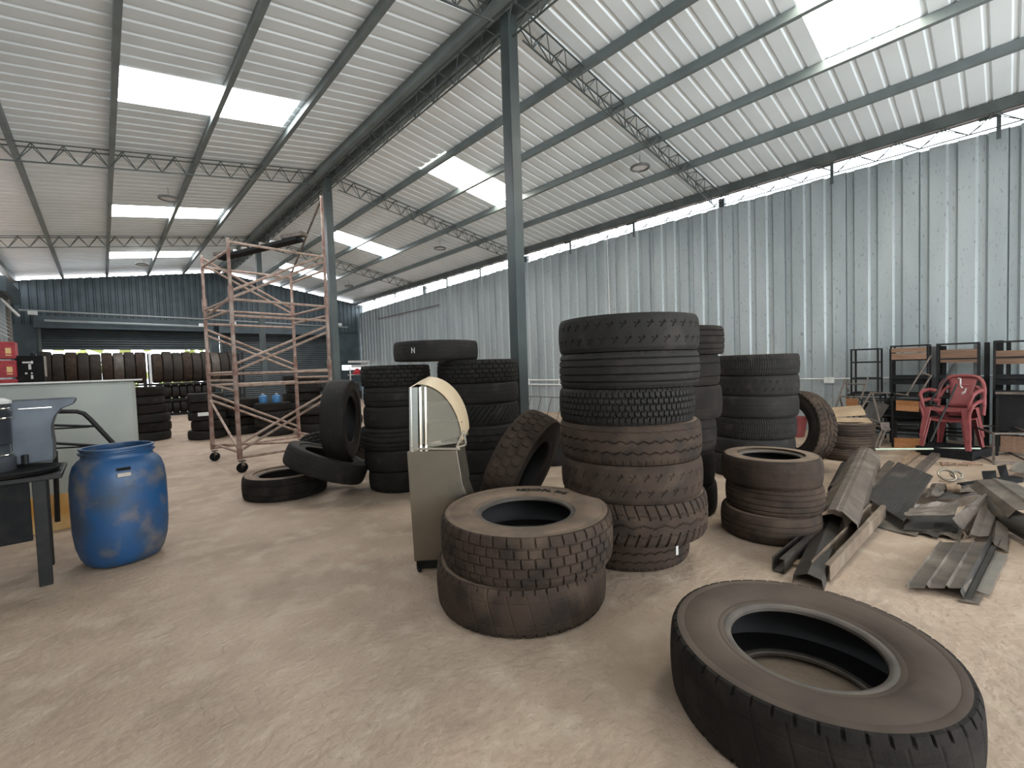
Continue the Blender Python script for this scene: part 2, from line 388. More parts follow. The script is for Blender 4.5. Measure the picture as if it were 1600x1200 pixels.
# conduits on the walls
b = B()
b.tube([V((10.170, 3.586, 1.021)), V((10.170, 2.276, 1.018)), V((10.170, -0.156, 1.071))], .012)
tag(b.build('conduit', 'white'), 'thin pale conduit along the right wall behind the chairs', 'conduit')
b = B(); b.box(V((10.160, 2.274, 0.994)), (.07, .16, .11)); bb = b.build('socket_box', 'white', bevel=.006); tag(bb, 'small white double socket box on the right wall', 'socket')
b = B()
b.tube([(10.15, 15.5, 1.0), (10.15, 3.6, 1.0)], .02); b.tube([(10.15, 15.5, .86), (10.15, 3.6, .86)], .02)
for k in range(9): b.box((10.17, 3.9+k*1.3, .93), (.02, .04, .22))
tag(b.build('wall_pipe_pair', 'lamp_face'), 'pair of pale horizontal pipes clipped low on the right wall', 'pipe')
b = B(); b.tube([(10.18, 7.25, 4.9), (10.18, 7.22, 1.6)], .012); tag(b.build('cable_drop', 'white'), 'thin white cable hanging down the right wall behind the tall stack', 'cable')
b = B(); b.tube([(10.15, 20.8, 4.0), (10.15, 15.4, 4.02)], .02); tag(b.build('wall_bracket_bar', 'iron'), 'thin dark bar high on the far end of the right wall', 'bar')
b = B(); b.tube([(-2.0, 22.7, 3.93), (3.4, 22.7, 3.86)], .035); b.tube([(3.4, 22.7, 3.86), (9.4, 22.7, 3.73)], .03)
tag(b.build('shutter_axle', 'pipe_grey'), 'long galvanised pipe running across the dark far wall', 'pipe')
b = B(); b.tube([(-1.4, 22.6, 3.60), (3.3, 22.6, 3.55)], .035); tag(b.build('lower_wall_pipe', 'pipe_grey'), 'second pipe just below, above the half open left shutter', 'pipe')
for i, (p, lb) in enumerate(((V((-1.659, 22.500, 3.828)), 'small white floodlight at the left end of the far wall pipe'), (V((3.171, 22.500, 3.591)), 'small white floodlight right of the half open shutter'),
                             (V((4.281, 22.500, 3.715)), 'small white floodlight seen through the scaffold'), (V((8.883, 22.500, 3.835)), 'small white floodlight right of the ridge post on far wall'))):
    t = thing('floodlight', lb, 'lamp', p, 0, 'floodlights on the far wall')
    b = B(); b.box((0, 0, 0), (.24, .08, .13)); b.build('lamp_housing', 'white', t, bevel=.01)
    b = B(); b.bar((0, .03, -.05), (0, .68, -.05), .04, .04); b.build('bracket', 'iron', t)
for px, lb in ((0, 0), (1, 1)):
    X_ = (3.3, 8.75)[px]
    b = B(); b.tube([(X_, 22.7, 3.5), (X_, 22.7, .9)], .03); tag(b.build('down_pipe', 'pipe_grey'), ('thin pale pipe dropping beside the half open shutter', 'thin pipe dropping at the right edge of the far shutter')[px], 'pipe')
# ring lamps
rl = ['black ring lamp hanging on the right slope, nearest and largest', 'ring lamp hanging on the right slope behind the second skylight', 'small ring lamp far down the right slope near the eave',
      'ring lamp hanging on the left slope above the far skylights', 'tiny ring lamp on the left slope close to the far wall']
rt0 = None
for i, p in enumerate(((7.87, 4.8, 5.2), (7.98, 11.92, 5.2), (8.17, 19.4, 5.2), (1.21, 11.84, 5.2), (1.15, 19.13, 5.2))):
    if rt0 is None:
        t = thing('ring_lamp', rl[i], 'lamp', p, 0, 'hanging ring lamps'); rt0 = t
        b = B(); b.torus((0, 0, 0), .165, .025, 36, 8); b.build('lamp_ring', 'lamp_body', t, smooth=True)
        b = B(); b.lathe([(.001, .02), (.14, .02), (.14, .0), (.001, -.005)], 24); b.build('lamp_lens', 'lamp_face', t, smooth=True)
        b = B(); b.tube([(0, 0, .02), (0, 0, .24)], .004, 5); b.build('hanging_wire', 'black', t)
    else:
        t = dup(rt0, rl[i]); t.location = p

# ------------------------------------------------------------------ tyres
def groove(d, w, soft=.25):
    d = abs(d)
    if d < w*(1-soft): return 1.
    if d < w: return (w-d)/(w*soft)
    return 0.
def wrap(x, p): return (x+p/2) % p - p/2
def T_block(a, s):      # five rows of offset blocks; a = arc length (m), s = across (-1..1)
    g = 0
    for c in (-.62, -.21, .21, .62): g = max(g, groove(s-c, .035))
    row = int((s+1.03)/.413); p = .078
    g = max(g, groove(wrap(a+row*.033+s*.012, p), .006))
    return g
def T_worn(a, s):       # worn, only narrow marks and shoulder notches
    g = 0
    for c in (-.5, 0, .5): g = max(g, .2*groove(s-c, .02))
    if abs(s) > .88: g = max(g, .9*groove(wrap(a, .066), .006))
    else: g = max(g, .2*groove(wrap(a+s*.03, .11), .005))
    return g
def T_rib(a, s):
    g = 0
    for c in (-.68, -.25, .25, .68): g = max(g, groove(s-c, .04))
    if abs(s) > .93: g = max(g, .3*groove(wrap(a, .05), .006))
    return g
def T_rib3(a, s):
    g = 0
    for c in (-.45, .0, .45): g = max(g, .8*groove(s-c, .03))
    return g
def T_zigzag(a, s):
    g = 0; z = abs(wrap(a, .075))/.0375*.12-.06
    for c in (-.38, .22): g = max(g, groove(s-c-z, .045))
    g = max(g, .4*groove(s-.75-z*.6, .02))
    if s < -.8: g = max(g, .3*groove(wrap(a, .05), .01))
    return g
def T_hex(a, s):        # rows of small hexagonal blocks
    g = 0
    for i, c in enumerate((-.55, -.2, .2, .55)):
        z = abs(wrap(a+(.02 if i % 2 else 0), .04))/.02*.10-.05; g = max(g, groove(s-c-z, .045))
    row = int((s+1.0)/.37); g = max(g, groove(wrap(a+row*.02, .04), .005))
    return g if abs(s) < .85 else g*.5*(wrap(a, .04) > 0)
def T_lug(a, s):        # arrow shaped lugs
    g = 0
    z = abs(wrap(a, .14))/.07*.2-.1
    g = max(g, groove(s-z*.8, .05))
    g = max(g, groove(wrap(a+abs(s)*.05, .07), .008) if abs(s) > .35 else 0)
    g = max(g, .6*groove(abs(s)-.5-z*.5, .035))
    return g
def T_star(a, s):       # worn with shallow y shaped marks
    g = 0
    for c in (-.42, .42):
        u = wrap(a+(.03 if c > 0 else 0), .085); v = (s-c)
        if abs(v) < .2: g = max(g, .55*groove(u-v*.08, .004), .5*groove(v-abs(u)*4, .03) if abs(u) < .022 else 0)
    return g
def T_slant(a, s):      # slanted slots
    g = 0
    for c in (-.6, -.15, .3, .7):
        u = wrap(a+c*.05-(s-c)*.10, .062)
        if abs(s-c) < .17: g = max(g, groove(u, .007))
    g = max(g, .5*groove(s-.08, .02))
    return g
def T_slot(a, s):       # long transverse hooks, two columns
    g = 0
    for i, c in enumerate((-.55, .02, .6)):
        if abs(s-c) < .22: g = max(g, groove(wrap(a+(.045 if i % 2 else 0)+.01*(abs(s-c) > .17), .09), .006))
    g = max(g, .5*groove(s-.3, .02), .5*groove(s+.27, .02))
    return g
def T_smooth(a, s):
    g = 0
    for c in (-.4, .1, .5): g = max(g, .18*groove(s-c, .02))
    return g
def T_sipe(a, s):
    g = 0
    for c in (-.45, .0, .45): g = max(g, .6*groove(s-c, .025))
    g = max(g, .4*groove(wrap(a+.02*(s > 0)+.3*s*s*.05, .026), .004))
    return g
TREADS = dict(block=T_block, worn=T_worn, rib=T_rib, rib3=T_rib3, zigzag=T_zigzag, hex=T_hex, lug=T_lug, star=T_star, slant=T_slant, slot=T_slot, smooth=T_smooth, sipe=T_sipe)
PCACHE = {}
def tyre_meshes(kind, Ro, W_, rim, nt_, ns, depth=.011):
    key = (kind, Ro, W_, rim, nt_)
    if key in PCACHE: return PCACHE[key]
    w_ = W_/2; f = TREADS[kind]; vs = []; fs = []
    sh = .92*w_
    ss = [-1.16, -1.06] + [-1+2*i/(ns-1) for i in range(ns)] + [1.06, 1.16]; m_ = len(ss)
    for i in range(nt_):
        th = 2*pi*i/nt_; a = th*Ro
        for s in ss:
            if abs(s) <= 1: g_ = f(a, s); r = Ro - .010*s*s - .006*max(0, abs(s)-.85)/.15 - depth*g_; z = sh*s
            elif abs(s) < 1.1: r = Ro-.019-depth*.9*f(a, .99*(1 if s > 0 else -1)); z = w_*.965*(1 if s > 0 else -1)
            else: r = Ro-.032; z = .985*w_*(1 if s > 0 else -1)
            vs.append((r*cos(th), r*sin(th), z+w_))
    for i in range(nt_):
        i2 = (i+1) % nt_
        for j in range(m_-1): fs.append((i*m_+j, i2*m_+j, i2*m_+j+1, i*m_+j+1))
    tr = bpy.data.meshes.new('tread'); tr.from_pydata(vs, [], fs); tr.update()
    prof = [(Ro-.032, .985*w_), (Ro-.058, 1.0*w_), (Ro-.062, .990*w_), (Ro-.066, 1.0*w_), (Ro-.12, 1.0*w_), (rim+.095, .985*w_), (rim+.088, .970*w_), (rim+.082, .972*w_), (rim+.060, .90*w_), (rim+.052, .875*w_), (rim+.046, .885*w_), (rim+.032, .845*w_)]
    b = B(); n = 96
    b.lathe([(r, z+w_) for r, z in prof], n); b.lathe([(r, w_-z) for r, z in prof][::-1], n)
    sd = bpy.data.meshes.new('sidewall'); sd.from_pydata(b.v, [], b.f)
    bp = [(rim+.032, .845*w_), (rim+.022, .855*w_), (rim+.010, .835*w_), (rim+.001, .79*w_), (rim, .70*w_), (rim+.006, .66*w_), (rim+.03, .68*w_)]
    b = B(); b.lathe([(r, z+w_) for r, z in bp], n); b.lathe([(r, w_-z) for r, z in bp][::-1], n)
    bd = bpy.data.meshes.new('bead'); bd.from_pydata(b.v, [], b.f)
    ip = [(rim+.03, .68*w_), (rim+.06, .78*w_), (Ro-.13, .86*w_), (Ro-.07, .76*w_), (Ro-.045, .5*w_), (Ro-.04, 0)]
    b = B(); b.lathe([(r, w_+z) for r, z in ip] + [(r, w_-z) for r, z in ip][-2::-1], 72)
    il = bpy.data.meshes.new('inner_liner'); il.from_pydata(b.v, [], b.f)
    for me in (tr, sd, bd, il):
        me.update(); me.polygons.foreach_set('use_smooth', [True]*len(me.polygons)); me.set_sharp_from_angle(angle=R(38))
    PCACHE[key] = (tr, sd, bd, il); return PCACHE[key]
MC = {}
def mcopy(me, m):
    k = (me.name, m)
    if k not in MC: c = me.copy(); c.materials.clear(); c.materials.append(M[m]); MC[k] = c
    return MC[k]
def axes(n, spin):
    n = V(n).normalized(); q = n.to_track_quat('Z', 'Y'); return (q.to_matrix() @ Matrix.Rotation(spin, 3, 'Z')).to_4x4()
def tyre(label, c, kind='rib', Ro=.5, W_=.27, rim=.285, tm='tread_brown', sm='side_dusty', n=(0, 0, 1), spin=None, group=None, hi=1, base=True):
    """c = centre of the lower face when base, else centre of the tyre"""
    nt_, ns = ((1080, 52), (600, 34), (300, 22))[2-hi] if hi < 3 else (1080, 52)
    if hi == 2: nt_, ns = 1080, 52
    tr, sd, bd, il = tyre_meshes(kind, Ro, W_, rim, nt_, ns)
    t = thing('tyre', label, 'tyre', (0, 0, 0), 0, group)
    A = axes(n, random.uniform(0, 6) if spin is None else spin)
    c = V(c)
    if not base: c = c - V(n).normalized()*(W_/2)
    A.translation = c; t.matrix_world = A
    for nm_, me, m_ in (('tread', tr, tm), ('sidewall', sd, sm), ('bead', bd, 'bead' if sm != 'side_dark' else 'side_dark'), ('inner_liner', il, 'inner')):
        o = bpy.data.objects.new(nm_, mcopy(me, m_)); COL.objects.link(o); o.parent = t
    return t
FC = {}
def far_tyre(label, c, kind='rib', Ro=.45, W_=.24, tm='tread_dark', n=(0, 0, 1), group=None, rim=None):
    key = (kind, Ro, W_, tm)
    if key not in FC:
        w_ = W_/2; f = TREADS[kind]; rim = rim or Ro*.58; b = B(); N_ = 120
        prof = [(Ro-.012*abs(s)**3-.008*max([f(k*.011, s) for k in range(7)])*(1 if kind.startswith('rib') else .3), .86*w_*s) for s in [-1, -.8, -.7, -.66, -.4, -.27, -.23, 0, .23, .27, .4, .66, .7, .8, 1]]
        side = [(Ro-.05, .96*w_), (Ro-.1, w_), (rim+.08, .97*w_), (rim+.04, .88*w_), (rim, .8*w_), (rim, .65*w_), (rim+.05, .75*w_), (Ro-.06, .6*w_), (Ro-.05, 0)]
        full = prof + side + [(r, -z) for r, z in side][-2::-1]
        b.lathe([(r, z+w_) for r, z in full], 72, close=True)
        me = bpy.data.meshes.new('tyre'); me.from_pydata(b.v, [], b.f); me.update(); me.materials.append(M[tm])
        me.polygons.foreach_set('use_smooth', [True]*len(me.polygons)); me.set_sharp_from_angle(angle=R(38)); FC[key] = me
    o = bpy.data.objects.new('tyre', FC[key]); COL.objects.link(o)
    A = axes(n, random.uniform(0, 6)); A.translation = V(c); o.matrix_world = A
    return tag(o, label, 'tyre', group)
ORD = ['bottom', 'second', 'third', 'fourth', 'fifth', 'sixth', 'seventh']
def lab(i, n, look, where):
    pos = 'topmost' if i == n-1 else ('bottom' if i == 0 else ORD[i]+' from the floor')
    return '%s, %s in %s' % (look, pos, where)
# foreground tyre lying flat on the floor
tyre('huge worn tyre lying flat and alone in the right foreground', (2.095, .563, .002), 'worn', .525, .292, .272, 'tread_black', 'side_grey', hi=2, group='single tyres')
# low stack of two
w1 = 'the near stack of two beside the steel cart'
tyre('brown worn tyre, lower one of the near pair beside the steel cart', (1.93, 2.10, .002), 'worn', .535, .266, .285, 'tread_brown', 'side_dusty', hi=2, group='near pair of tyres')
t2 = tyre('dusty block-tread tyre with raised lettering, upper one of the near pair', (1.97, 2.08, .269), 'block', .545, .278, .285, 'tread_brown', 'side_dusty', hi=2, spin=.3, group='near pair of tyres')
# raised lettering on its sidewall
def ring_text(parent, txt, r, z, a0, step, size, m):
    for i, ch in enumerate(txt):
        if ch == ' ': continue
        cu = bpy.data.curves.new('letter', 'FONT'); cu.body = ch; cu.size = size; cu.extrude = .002; cu.align_x = 'CENTER'; cu.offset = .001
        tmp = bpy.data.objects.new('tmp', cu); COL.objects.link(tmp)
        dg = bpy.context.evaluated_depsgraph_get(); me = bpy.data.meshes.new_from_object(tmp.evaluated_get(dg))
        bpy.data.objects.remove(tmp); me.materials.clear(); me.materials.append(M[m])
        o = bpy.data.objects.new('letter', me); COL.objects.link(o); o.parent = parent
        a = a0 - i*step
        o.matrix_parent_inverse = Matrix.Identity(4)
        o.location = (r*cos(a), r*sin(a), z); o.rotation_euler = (0, 0, a-pi/2)
va = atan2(2.08, 1.97)
t2.rotation_euler = (0, 0, 0)
ring_text(t2, 'REGIONAL RHS', .375, .2785, va+.12, .082, .070, 'tread_dark')
# main stack of seven
W7 = 'the tall stack of seven'
S2 = [((2.99, 2.02), .47, .225, 'zigzag', 'smaller tyre with a white label'), ((2.96, 1.93), .53, .29, 'lug', 'brown chunky lug-tread tyre'),
      ((2.93, 1.93), .515, .26, 'star', 'brown worn tyre with star marks'), ((2.92, 1.93), .515, .262, 'zigzag', 'zigzag-groove tyre'),
      ((2.90, 1.94), .49, .245, 'hex', 'dark small-block tyre'), ((2.91, 1.92), .505, .245, 'rib', 'torn rib-groove tyre'), ((2.91, 1.92), .505, .25, 'star', 'wide worn tyre')]
z = .002; lists = {}
for i, ((x, y), r, w_, k, look) in enumerate(S2):
    t = tyre(lab(i, 7, look, W7), (x, y, z), k, r, w_, .285, 'tread_brown' if i < 4 else 'tread_dark', 'side_dusty' if i in (3, 1) else 'side_dark', group='tyres in the tall near stack', hi=2)
    if i == 0:
        q = (cos(R(200))*0, 0, 0)
        lb_ = B(); a = R(-100)
        P = [V(((r+.001)*cos(a+u*.05), (r+.001)*sin(a+u*.05), .09+v_*.06)) for u, v_ in ((0, 0), (1, 0), (1, 1), (.9, 1.25), (0, 1))]
        t.rotation_euler = (0, 0, 0)
        lb_.poly(P, (.001*cos(a), .001*sin(a), 0)); lb_.build('paper_label', 'white', t)
    z += w_*1.0 - .001
print('S2 top', z)
# stack right behind it, six
S3 = [((4.14, 2.34), .50, .29, 'smooth'), ((4.10, 2.33), .49, .32, 'smooth'), ((4.12, 2.32), .49, .30, 'rib3'), ((4.16, 2.30), .51, .305, 'smooth'), ((4.15, 2.30), .50, .285, 'rib3'), ((4.18, 2.28), .51, .265, 'rib')]
z = .002
for i, ((x, y), r, w_, k) in enumerate(S3):
    tyre(lab(i, 6, 'dark tyre', 'the six behind the tall stack'), (x, y, z), k, r, w_, .285, 'tread_black', 'side_dark', group='tyres in the half hidden stack'); z += w_
# stack of six to the right
S4 = [((6.15, 2.26), .5, .27, 'rib3'), ((6.16, 2.24), .5, .20, 'smooth'), ((6.18, 2.22), .49, .265, 'sipe'), ((6.17, 2.20), .5, .262, 'smooth'), ((6.19, 2.20), .50, .245, 'star'), ((6.19, 2.20), .505, .255, 'sipe')]
z = .002
for i, ((x, y), r, w_, k) in enumerate(S4):
    tyre(lab(i, 6, 'worn dark tyre', 'the six-tyre stack near the right wall'), (x, y, z), k, r, w_, .285, 'tread_dark', 'side_dusty' if i == 5 else 'side_dark', group='tyres in the right stack'); z += w_
# low stack of three
S5 = [((4.08, 1.34), .372, .215, 'rib3'), ((4.11, 1.32), .362, .218, 'rib'), ((4.08, 1.33), .37, .222, 'smooth')]
z = .002
for i, ((x, y), r, w_, k) in enumerate(S5):
    tyre(lab(i, 3, 'small dusty tyre', 'the low stack by the scrap'), (x, y, z), k, r, w_, .215, 'tread_brown', 'side_dusty', group='small tyres in the low stack', hi=2); z += w_
# pair of columns by the ridge post
S8 = [((2.76, 5.14), .42, .25, 'sipe'), ((2.73, 5.16), .43, .255, 'smooth'), ((2.70, 5.17), .43, .26, 'rib'), ((2.72, 5.16), .41, .255, 'smooth'), ((2.72, 5.16), .40, .24, 'rib3'), ((2.72, 5.16), .425, .252, 'block')]
z = .002
for i, ((x, y), r, w_, k) in enumerate(S8):
    tyre(lab(i, 6, 'dark truck tyre', 'the stack left of the steel cart'), (x, y, z), k, r, w_, .24, 'tread_dark', 'side_dark', group='tyres in the stack left of the cart'); z += w_
z8 = z
S9 = [((3.38, 4.36), .48, .26, 'rib3'), ((3.38, 4.35), .48, .268, 'smooth'), ((3.39, 4.34), .485, .265, 'zigzag'), ((3.39, 4.33), .465, .25, 'slant'), ((3.38, 4.33), .475, .235, 'smooth'), ((3.37, 4.33), .485, .262, 'block')]
z = .002
S9s = 0
for i, ((x, y), r, w_, k) in enumerate(S9):
    tyre(lab(i, 6, {'zigzag': 'zigzag-groove tyre', 'slant': 'slanted-slot tyre', 'block': 'small-block tyre'}.get(k, 'dark truck tyre'), 'the stack in front of the ridge post'), (x-.02, y-.03, z), k, r, w_, .285, 'tread_dark', 'side_dusty' if i == 2 else 'side_dark', group='tyres in the stack at the ridge post', hi=2 if i > 1 else 1); z += w_
print('S8,S9 top', z8, z)
tyre('grey worn tyre with a chalk N, bridging the tops of two stacks', (2.98, 4.62, z+.006), 'smooth', .50, .225, .285, 'tread_dark', 'side_dark', group='single tyres')
tN = bpy.context.scene.collection.objects[-5]
for o_ in COL.objects:
    if o_.get('label', '').startswith('grey worn tyre with a chalk N'): tN = o_
tN.rotation_euler = (0, 0, 0)
b = B()
def onr(da, z_): a_ = R(207)+da; return (.4985*cos(a_), .4985*sin(a_), z_)
b.tube([onr(-.035, .085), onr(-.035, .145), onr(.0, .115), onr(.035, .085), onr(.035, .145)], .0045, 5); b.build('chalk_letter', 'white', tN)
# short stack behind the post
z = .002
for i in range(2):
    tyre(lab(i, 2, 'dusty tyre', 'the short stack behind the near ridge post'), (5.0, 4.75, z), 'smooth', .5, .27, .285, 'tread_dark', 'side_dusty', group='tyres in the short stack'); z += .27
# leaning and tilted single tyres
tyre('brown slotted tyre leaning against the tall stack behind the near pair', (2.80, 2.98, .55), 'slot', .51, .28, .285, 'tread_brown', 'side_dark', n=(.36, -.83, -.40), base=False, group='single tyres', hi=2)
tyre('smooth tyre standing upright beside the six-tyre stack left of the cart', (2.16, 5.52, .87), 'smooth', .49, .27, .285, 'tread_dark', 'side_dark', n=(.80, -.58, -.02), base=False, group='single tyres')
tyre('tyre tilted with one edge on the flat tyre, below the upright one', (1.95, 5.52, .37), 'smooth', .48, .24, .285, 'tread_dark', 'side_dark', n=(.35, -.14, .92), base=False, group='single tyres')
tyre('worn tyre lying flat on the floor in front of the scaffold', (1.60, 5.95, .002), 'rib3', .47, .26, .285, 'tread_black', 'side_dusty', group='single tyres')
tyre('block-tread tyre half hidden behind the tilted and upright tyres', (2.38, 6.45, .36), 'block', .46, .26, .285, 'tread_dark', 'side_dark', n=(.22, .40, .87), base=False, group='single tyres')
tyre('chunky tyre leaning upright against the right stack, tread outward', (6.84, 1.90, .505), 'lug', .50, .27, .285, 'tread_brown', 'side_dark', n=(-.86, .50, .10), base=False, group='single tyres')
z = .002
for i in range(3):
    tyre(lab(i, 3, 'ribbed tyre', 'the small stack under the cardboard by the chairs'), (7.80, 1.58, z), 'rib', .36, .17, .22, 'tread_brown', 'side_dusty', group='tyres under the cardboard'); z += .17
b = B(); b.slab((7.62, 1.62, z+.008), (.20, -.36, .0), (.25, .15, .03), [(0, 0), (.5, .03), (.52, .02), (1, .0)], .006)
tag(b.build('cardboard_piece', 'card'), 'flattened cardboard lying on the small tyre stack', 'cardboard', 'cardboard pieces')
b = B(); b.slab((7.85, 1.70, z+.045), (.16, -.34, .04), (.22, .10, .10), [(0, 0), (.3, .03), (1, .02)], .006)
tag(b.build('cardboard_piece', 'card'), 'second cardboard sheet behind, leaning toward the chair frames', 'cardboard', 'cardboard pieces')

# ------------------------------------------------------------------ far tyre rack and stacks
YR = 21.6
t = thing('tyre_rack', 'long dark steel rack holding standing tyres below the half open shutter', 'rack', (0, YR, 0))
for x in (-1.65, 1.17, 1.32, 4.3):
    b = B(); b.box((x, -.38, 1.2), (.07, .05, 2.4)); b.build('upright', 'black' if x != 1.32 else 'lamp_face', t)
    b = B(); b.box((x, .38, 1.2), (.07, .05, 2.4)); b.build('upright', 'black', t)
for zz in (1.22, .62, .06):
    for y_ in (-.38, .3):
        b = B(); b.box((1.32, y_, zz), (5.9, .06, .07)); b.build('rail', 'black', t)
k = 0; x = -1.35
wd = ['wide', 'narrow', 'dark', 'grey', 'worn', 'tall', 'low', 'plain']
for bay, (x0, n_) in enumerate(((-1.38, 9), (1.52, 9))):
    x = x0
    for i in range(n_):
        r = random.uniform(.56, .61); w_ = .30
        far_tyre('tyre upright on the top rack shelf, %s from the left, %s white post' % (['first', 'second', 'third', 'fourth', 'fifth', 'sixth', 'seventh', 'eighth', 'ninth'][i], ('left of', 'right of')[bay]),
                 (x-.14, YR, 1.26+r), ['rib', 'smooth', 'sipe', 'rib3'][(i+bay) % 4], round(r, 2), w_, ['side_dark', 'tread_brown', 'side_dark'][(i*2+bay) % 3] if i != 6 else 'bead', n=(1, 0, random.uniform(-.006, .006)), group='tyres standing on the top rack shelf')
        x += .303
for sh, (zz, r) in enumerate(((.66, .275), (.10, .265))):
    for i in range(8):
        far_tyre('small tyre on the %s rack shelf, %s from the left' % (('middle', 'lowest')[sh], ['first', 'second', 'third', 'fourth', 'fifth', 'sixth', 'seventh', 'eighth'][i]),
                 (1.45+i*.235, YR-.15, zz+r), ['smooth', 'rib'][i % 2], r, .22, 'tread_dark', n=(1, 0, 0), group='tyres on the lower rack shelves')
def far_stack(x, y, n_, r, w_, where, jit=.04, kinds=('smooth', 'rib', 'rib3'), tms=('tread_dark', 'tread_black')):
    z = .002; last = None
    for i in range(n_):
        far_tyre(lab(i, n_, 'dark tyre', where), (x+random.uniform(-jit, jit), y+random.uniform(-jit, jit), z), kinds[i % len(kinds)], r if isinstance(r, float) else r[i], w_, tms[i % len(tms)], group='tyres in '+where); z += w_
    return z
far_stack(.70, 13.7, 6, [.50, .46, .46, .44, .37, .38], .21, 'the far stack right behind the grey chest')
far_stack(1.80, 12.7, 5, .38, .215, 'the far stack seen left of the scaffold')
b = B(); p = V((1.898, 12.300, 0.728)); b.box((1.66, 12.31, .60), (.22, .01, .08)); tag(b.build('paper_sticker', 'white'), 'white sticker on the far stack left of the scaffold', 'sticker')
far_stack(2.55, 13.0, 4, .42, .22, 'the far stack behind the first scaffold leg')
zb = far_stack(3.0, 11.9, 4, .40, .195, 'the far stack carrying two blue jugs')
far_stack(4.05, 13.0, 6, .47, .235, 'the tallest far stack behind the scaffold')
far_stack(3.95, 11.6, 3, .46, .22, 'the low far stack behind the scaffold diagonals')
far_stack(5.0, 12.6, 5, .46, .23, 'the far stack right of the scaffold')
for i, dx in enumerate((-.20, .04)):
    t = thing('plastic_jug', ('light blue jug, left one on the far tyre stack', 'light blue jug, right one on the far tyre stack')[i], 'jug', (3.0+dx, 11.75-dx*.8, zb), 0, 'blue jugs')
    b = B(); b.lathe([(.001, 0), (.085, 0), (.09, .02), (.09, .14), (.075, .17), (.025, .19), (.025, .21), (.001, .21)], 20); b.build('jug_body', 'blue_light', t, smooth=True)
    b = B(); b.lathe([(.028, .20), (.028, .22), (.001, .22)], 12); b.build('cap', 'white', t)

# ------------------------------------------------------------------ scaffold
t = thing('scaffold_tower', 'tall rusty tube scaffold tower on four castors', 'scaffold', (0, 0, 0))
SA, SB, SCn, SD = V((1.34, 9.17, 0)), V((1.46, 7.72, 0)), V((2.78, 9.30, 0)), V((2.90, 7.86, 0))
def at(p, z): return V((p.x, p.y, z))
tops = {0: 3.5, 1: 3.48, 2: 3.35, 3: 4.45}
for i, p in enumerate((SA, SB, SCn, SD)):
    b = B(); b.tube([at(p, .2), at(p, 1.5)], .032, 10); b.tube([at(p, 1.5), at(p, 2.6)], .028, 10); b.tube([at(p, 2.6), at(p, tops[i])], .024, 10)
    for zz in (.2, 1.45, 2.55): b.tube([at(p, zz), at(p, zz+.22)], .037, 10)
    b.build('upright', 'rust', t, smooth=True)
    c = B(); q = p + V((.02, -.02, 0)); c.tube([q+V((-.008, -.024, .075)), q+V((.008, .024, .075))], .075, 20); w_ = c.build('castor', 'black_matt', t, smooth=True)
    c = B()
    for s_ in (-.035, .035): c.bar(q+V((s_*.3, s_, .07)), q+V((s_*.3, s_, .17)), .03, .008)
    c.box(q+V((0, 0, .175)), (.09, .09, .012)); c.bar(q+V((.0, -.05, .15)), q+V((.0, -.13, .12)), .04, .008); c.build('castor_fork', 'iron', w_)
def rung(p, q, z, r=.02, m_='rust_pale', z2=None, nm='rung'):
    b = B(); b.tube([at(p, z), at(q, z if z2 is None else z2)], r, 8); b.build(nm, m_, t, smooth=True)
# short sides are ladder frames
for P_, Q_ in ((SA, SB), (SCn, SD)):
    for z in (.30, 1.38, 1.50, 2.42, 2.58): rung(P_, Q_, z)
rung(SA, SB, 1.05, z2=.32); rung(SA, SB, 3.30); rung(SCn, SD, 3.2); rung(SA, SB, 2.45, z2=2.62)
rung(SA, SB, 1.32, z2=1.22)
for P_, Q_, fr in ((SB, SD, 1), (SA, SCn, 0)):
    for z in (.22, 1.30, 1.48, 2.34, 2.58, 3.42 if fr else 3.3): rung(P_, Q_, z)
    for z0, z1 in ((.42, 1.15), (1.62, 2.25), (2.70, 3.45)):
        if not fr: z0, z1 = z1, z0
        for dz in (0, -.10): rung(P_, Q_, z0+dz, z2=z1+dz, nm='diagonal_brace')
b = B(); b.tube([at(SCn, 3.35), at(SD, 4.40)], .018, 8); b.build('diagonal_brace', 'iron', t, smooth=True)
rung(SA + V((.0, .0, 0)), SD, .27, nm='diagonal_brace', m_='rust')
# loose inner trestle piece seen through it
b = B(); a_ = V((3.1, 8.2, 0))
b.tube([a_+V((-.28, .05, .05)), a_+V((0, 0, 1.2)), a_+V((.2, -.1, .1))], .02, 8)
tag(b.build('propped_tube', 'rust'), 'rusty inverted V tube trestle standing beside the scaffold', 'trestle')
# platform board with debris
pl = thing('scaffold_board', 'narrow dark board lying across the scaffold top', 'board')
b = B(); b.bar((1.62, 9.25, 3.50), (2.47, 7.72, 3.62), .17, .05); b.build('board', 'black_matt', pl)
b = B(); b.bar((1.55, 9.2, 3.54), (1.75, 8.9, 3.56), .10, .05); b.build('end_block', 'iron', pl); b = B(); b.bar((2.30, 7.98, 3.67), (2.52, 7.62, 3.69), .13, .06); b.build('end_block', 'iron', pl)
for i in range(7):
    f = .1 + i*.12; p = V((1.62, 9.25, 3.50)).lerp(V((2.47, 7.72, 3.62)), f)
    o = B(); o.box((0, 0, 0), (random.uniform(.1, .2), random.uniform(.05, .1), .05), random.random()*3); oo = o.build('rubble_piece', 'white' if i % 2 else 'scrap_light', bevel=.01)
    oo.location = p + V((.0, .02, .05)); tag(oo, 'pale rubble piece on the scaffold board, %s from its left end' % ['first', 'second', 'third', 'fourth', 'fifth', 'sixth', 'seventh'][i], 'rubble', 'rubble on the scaffold board')

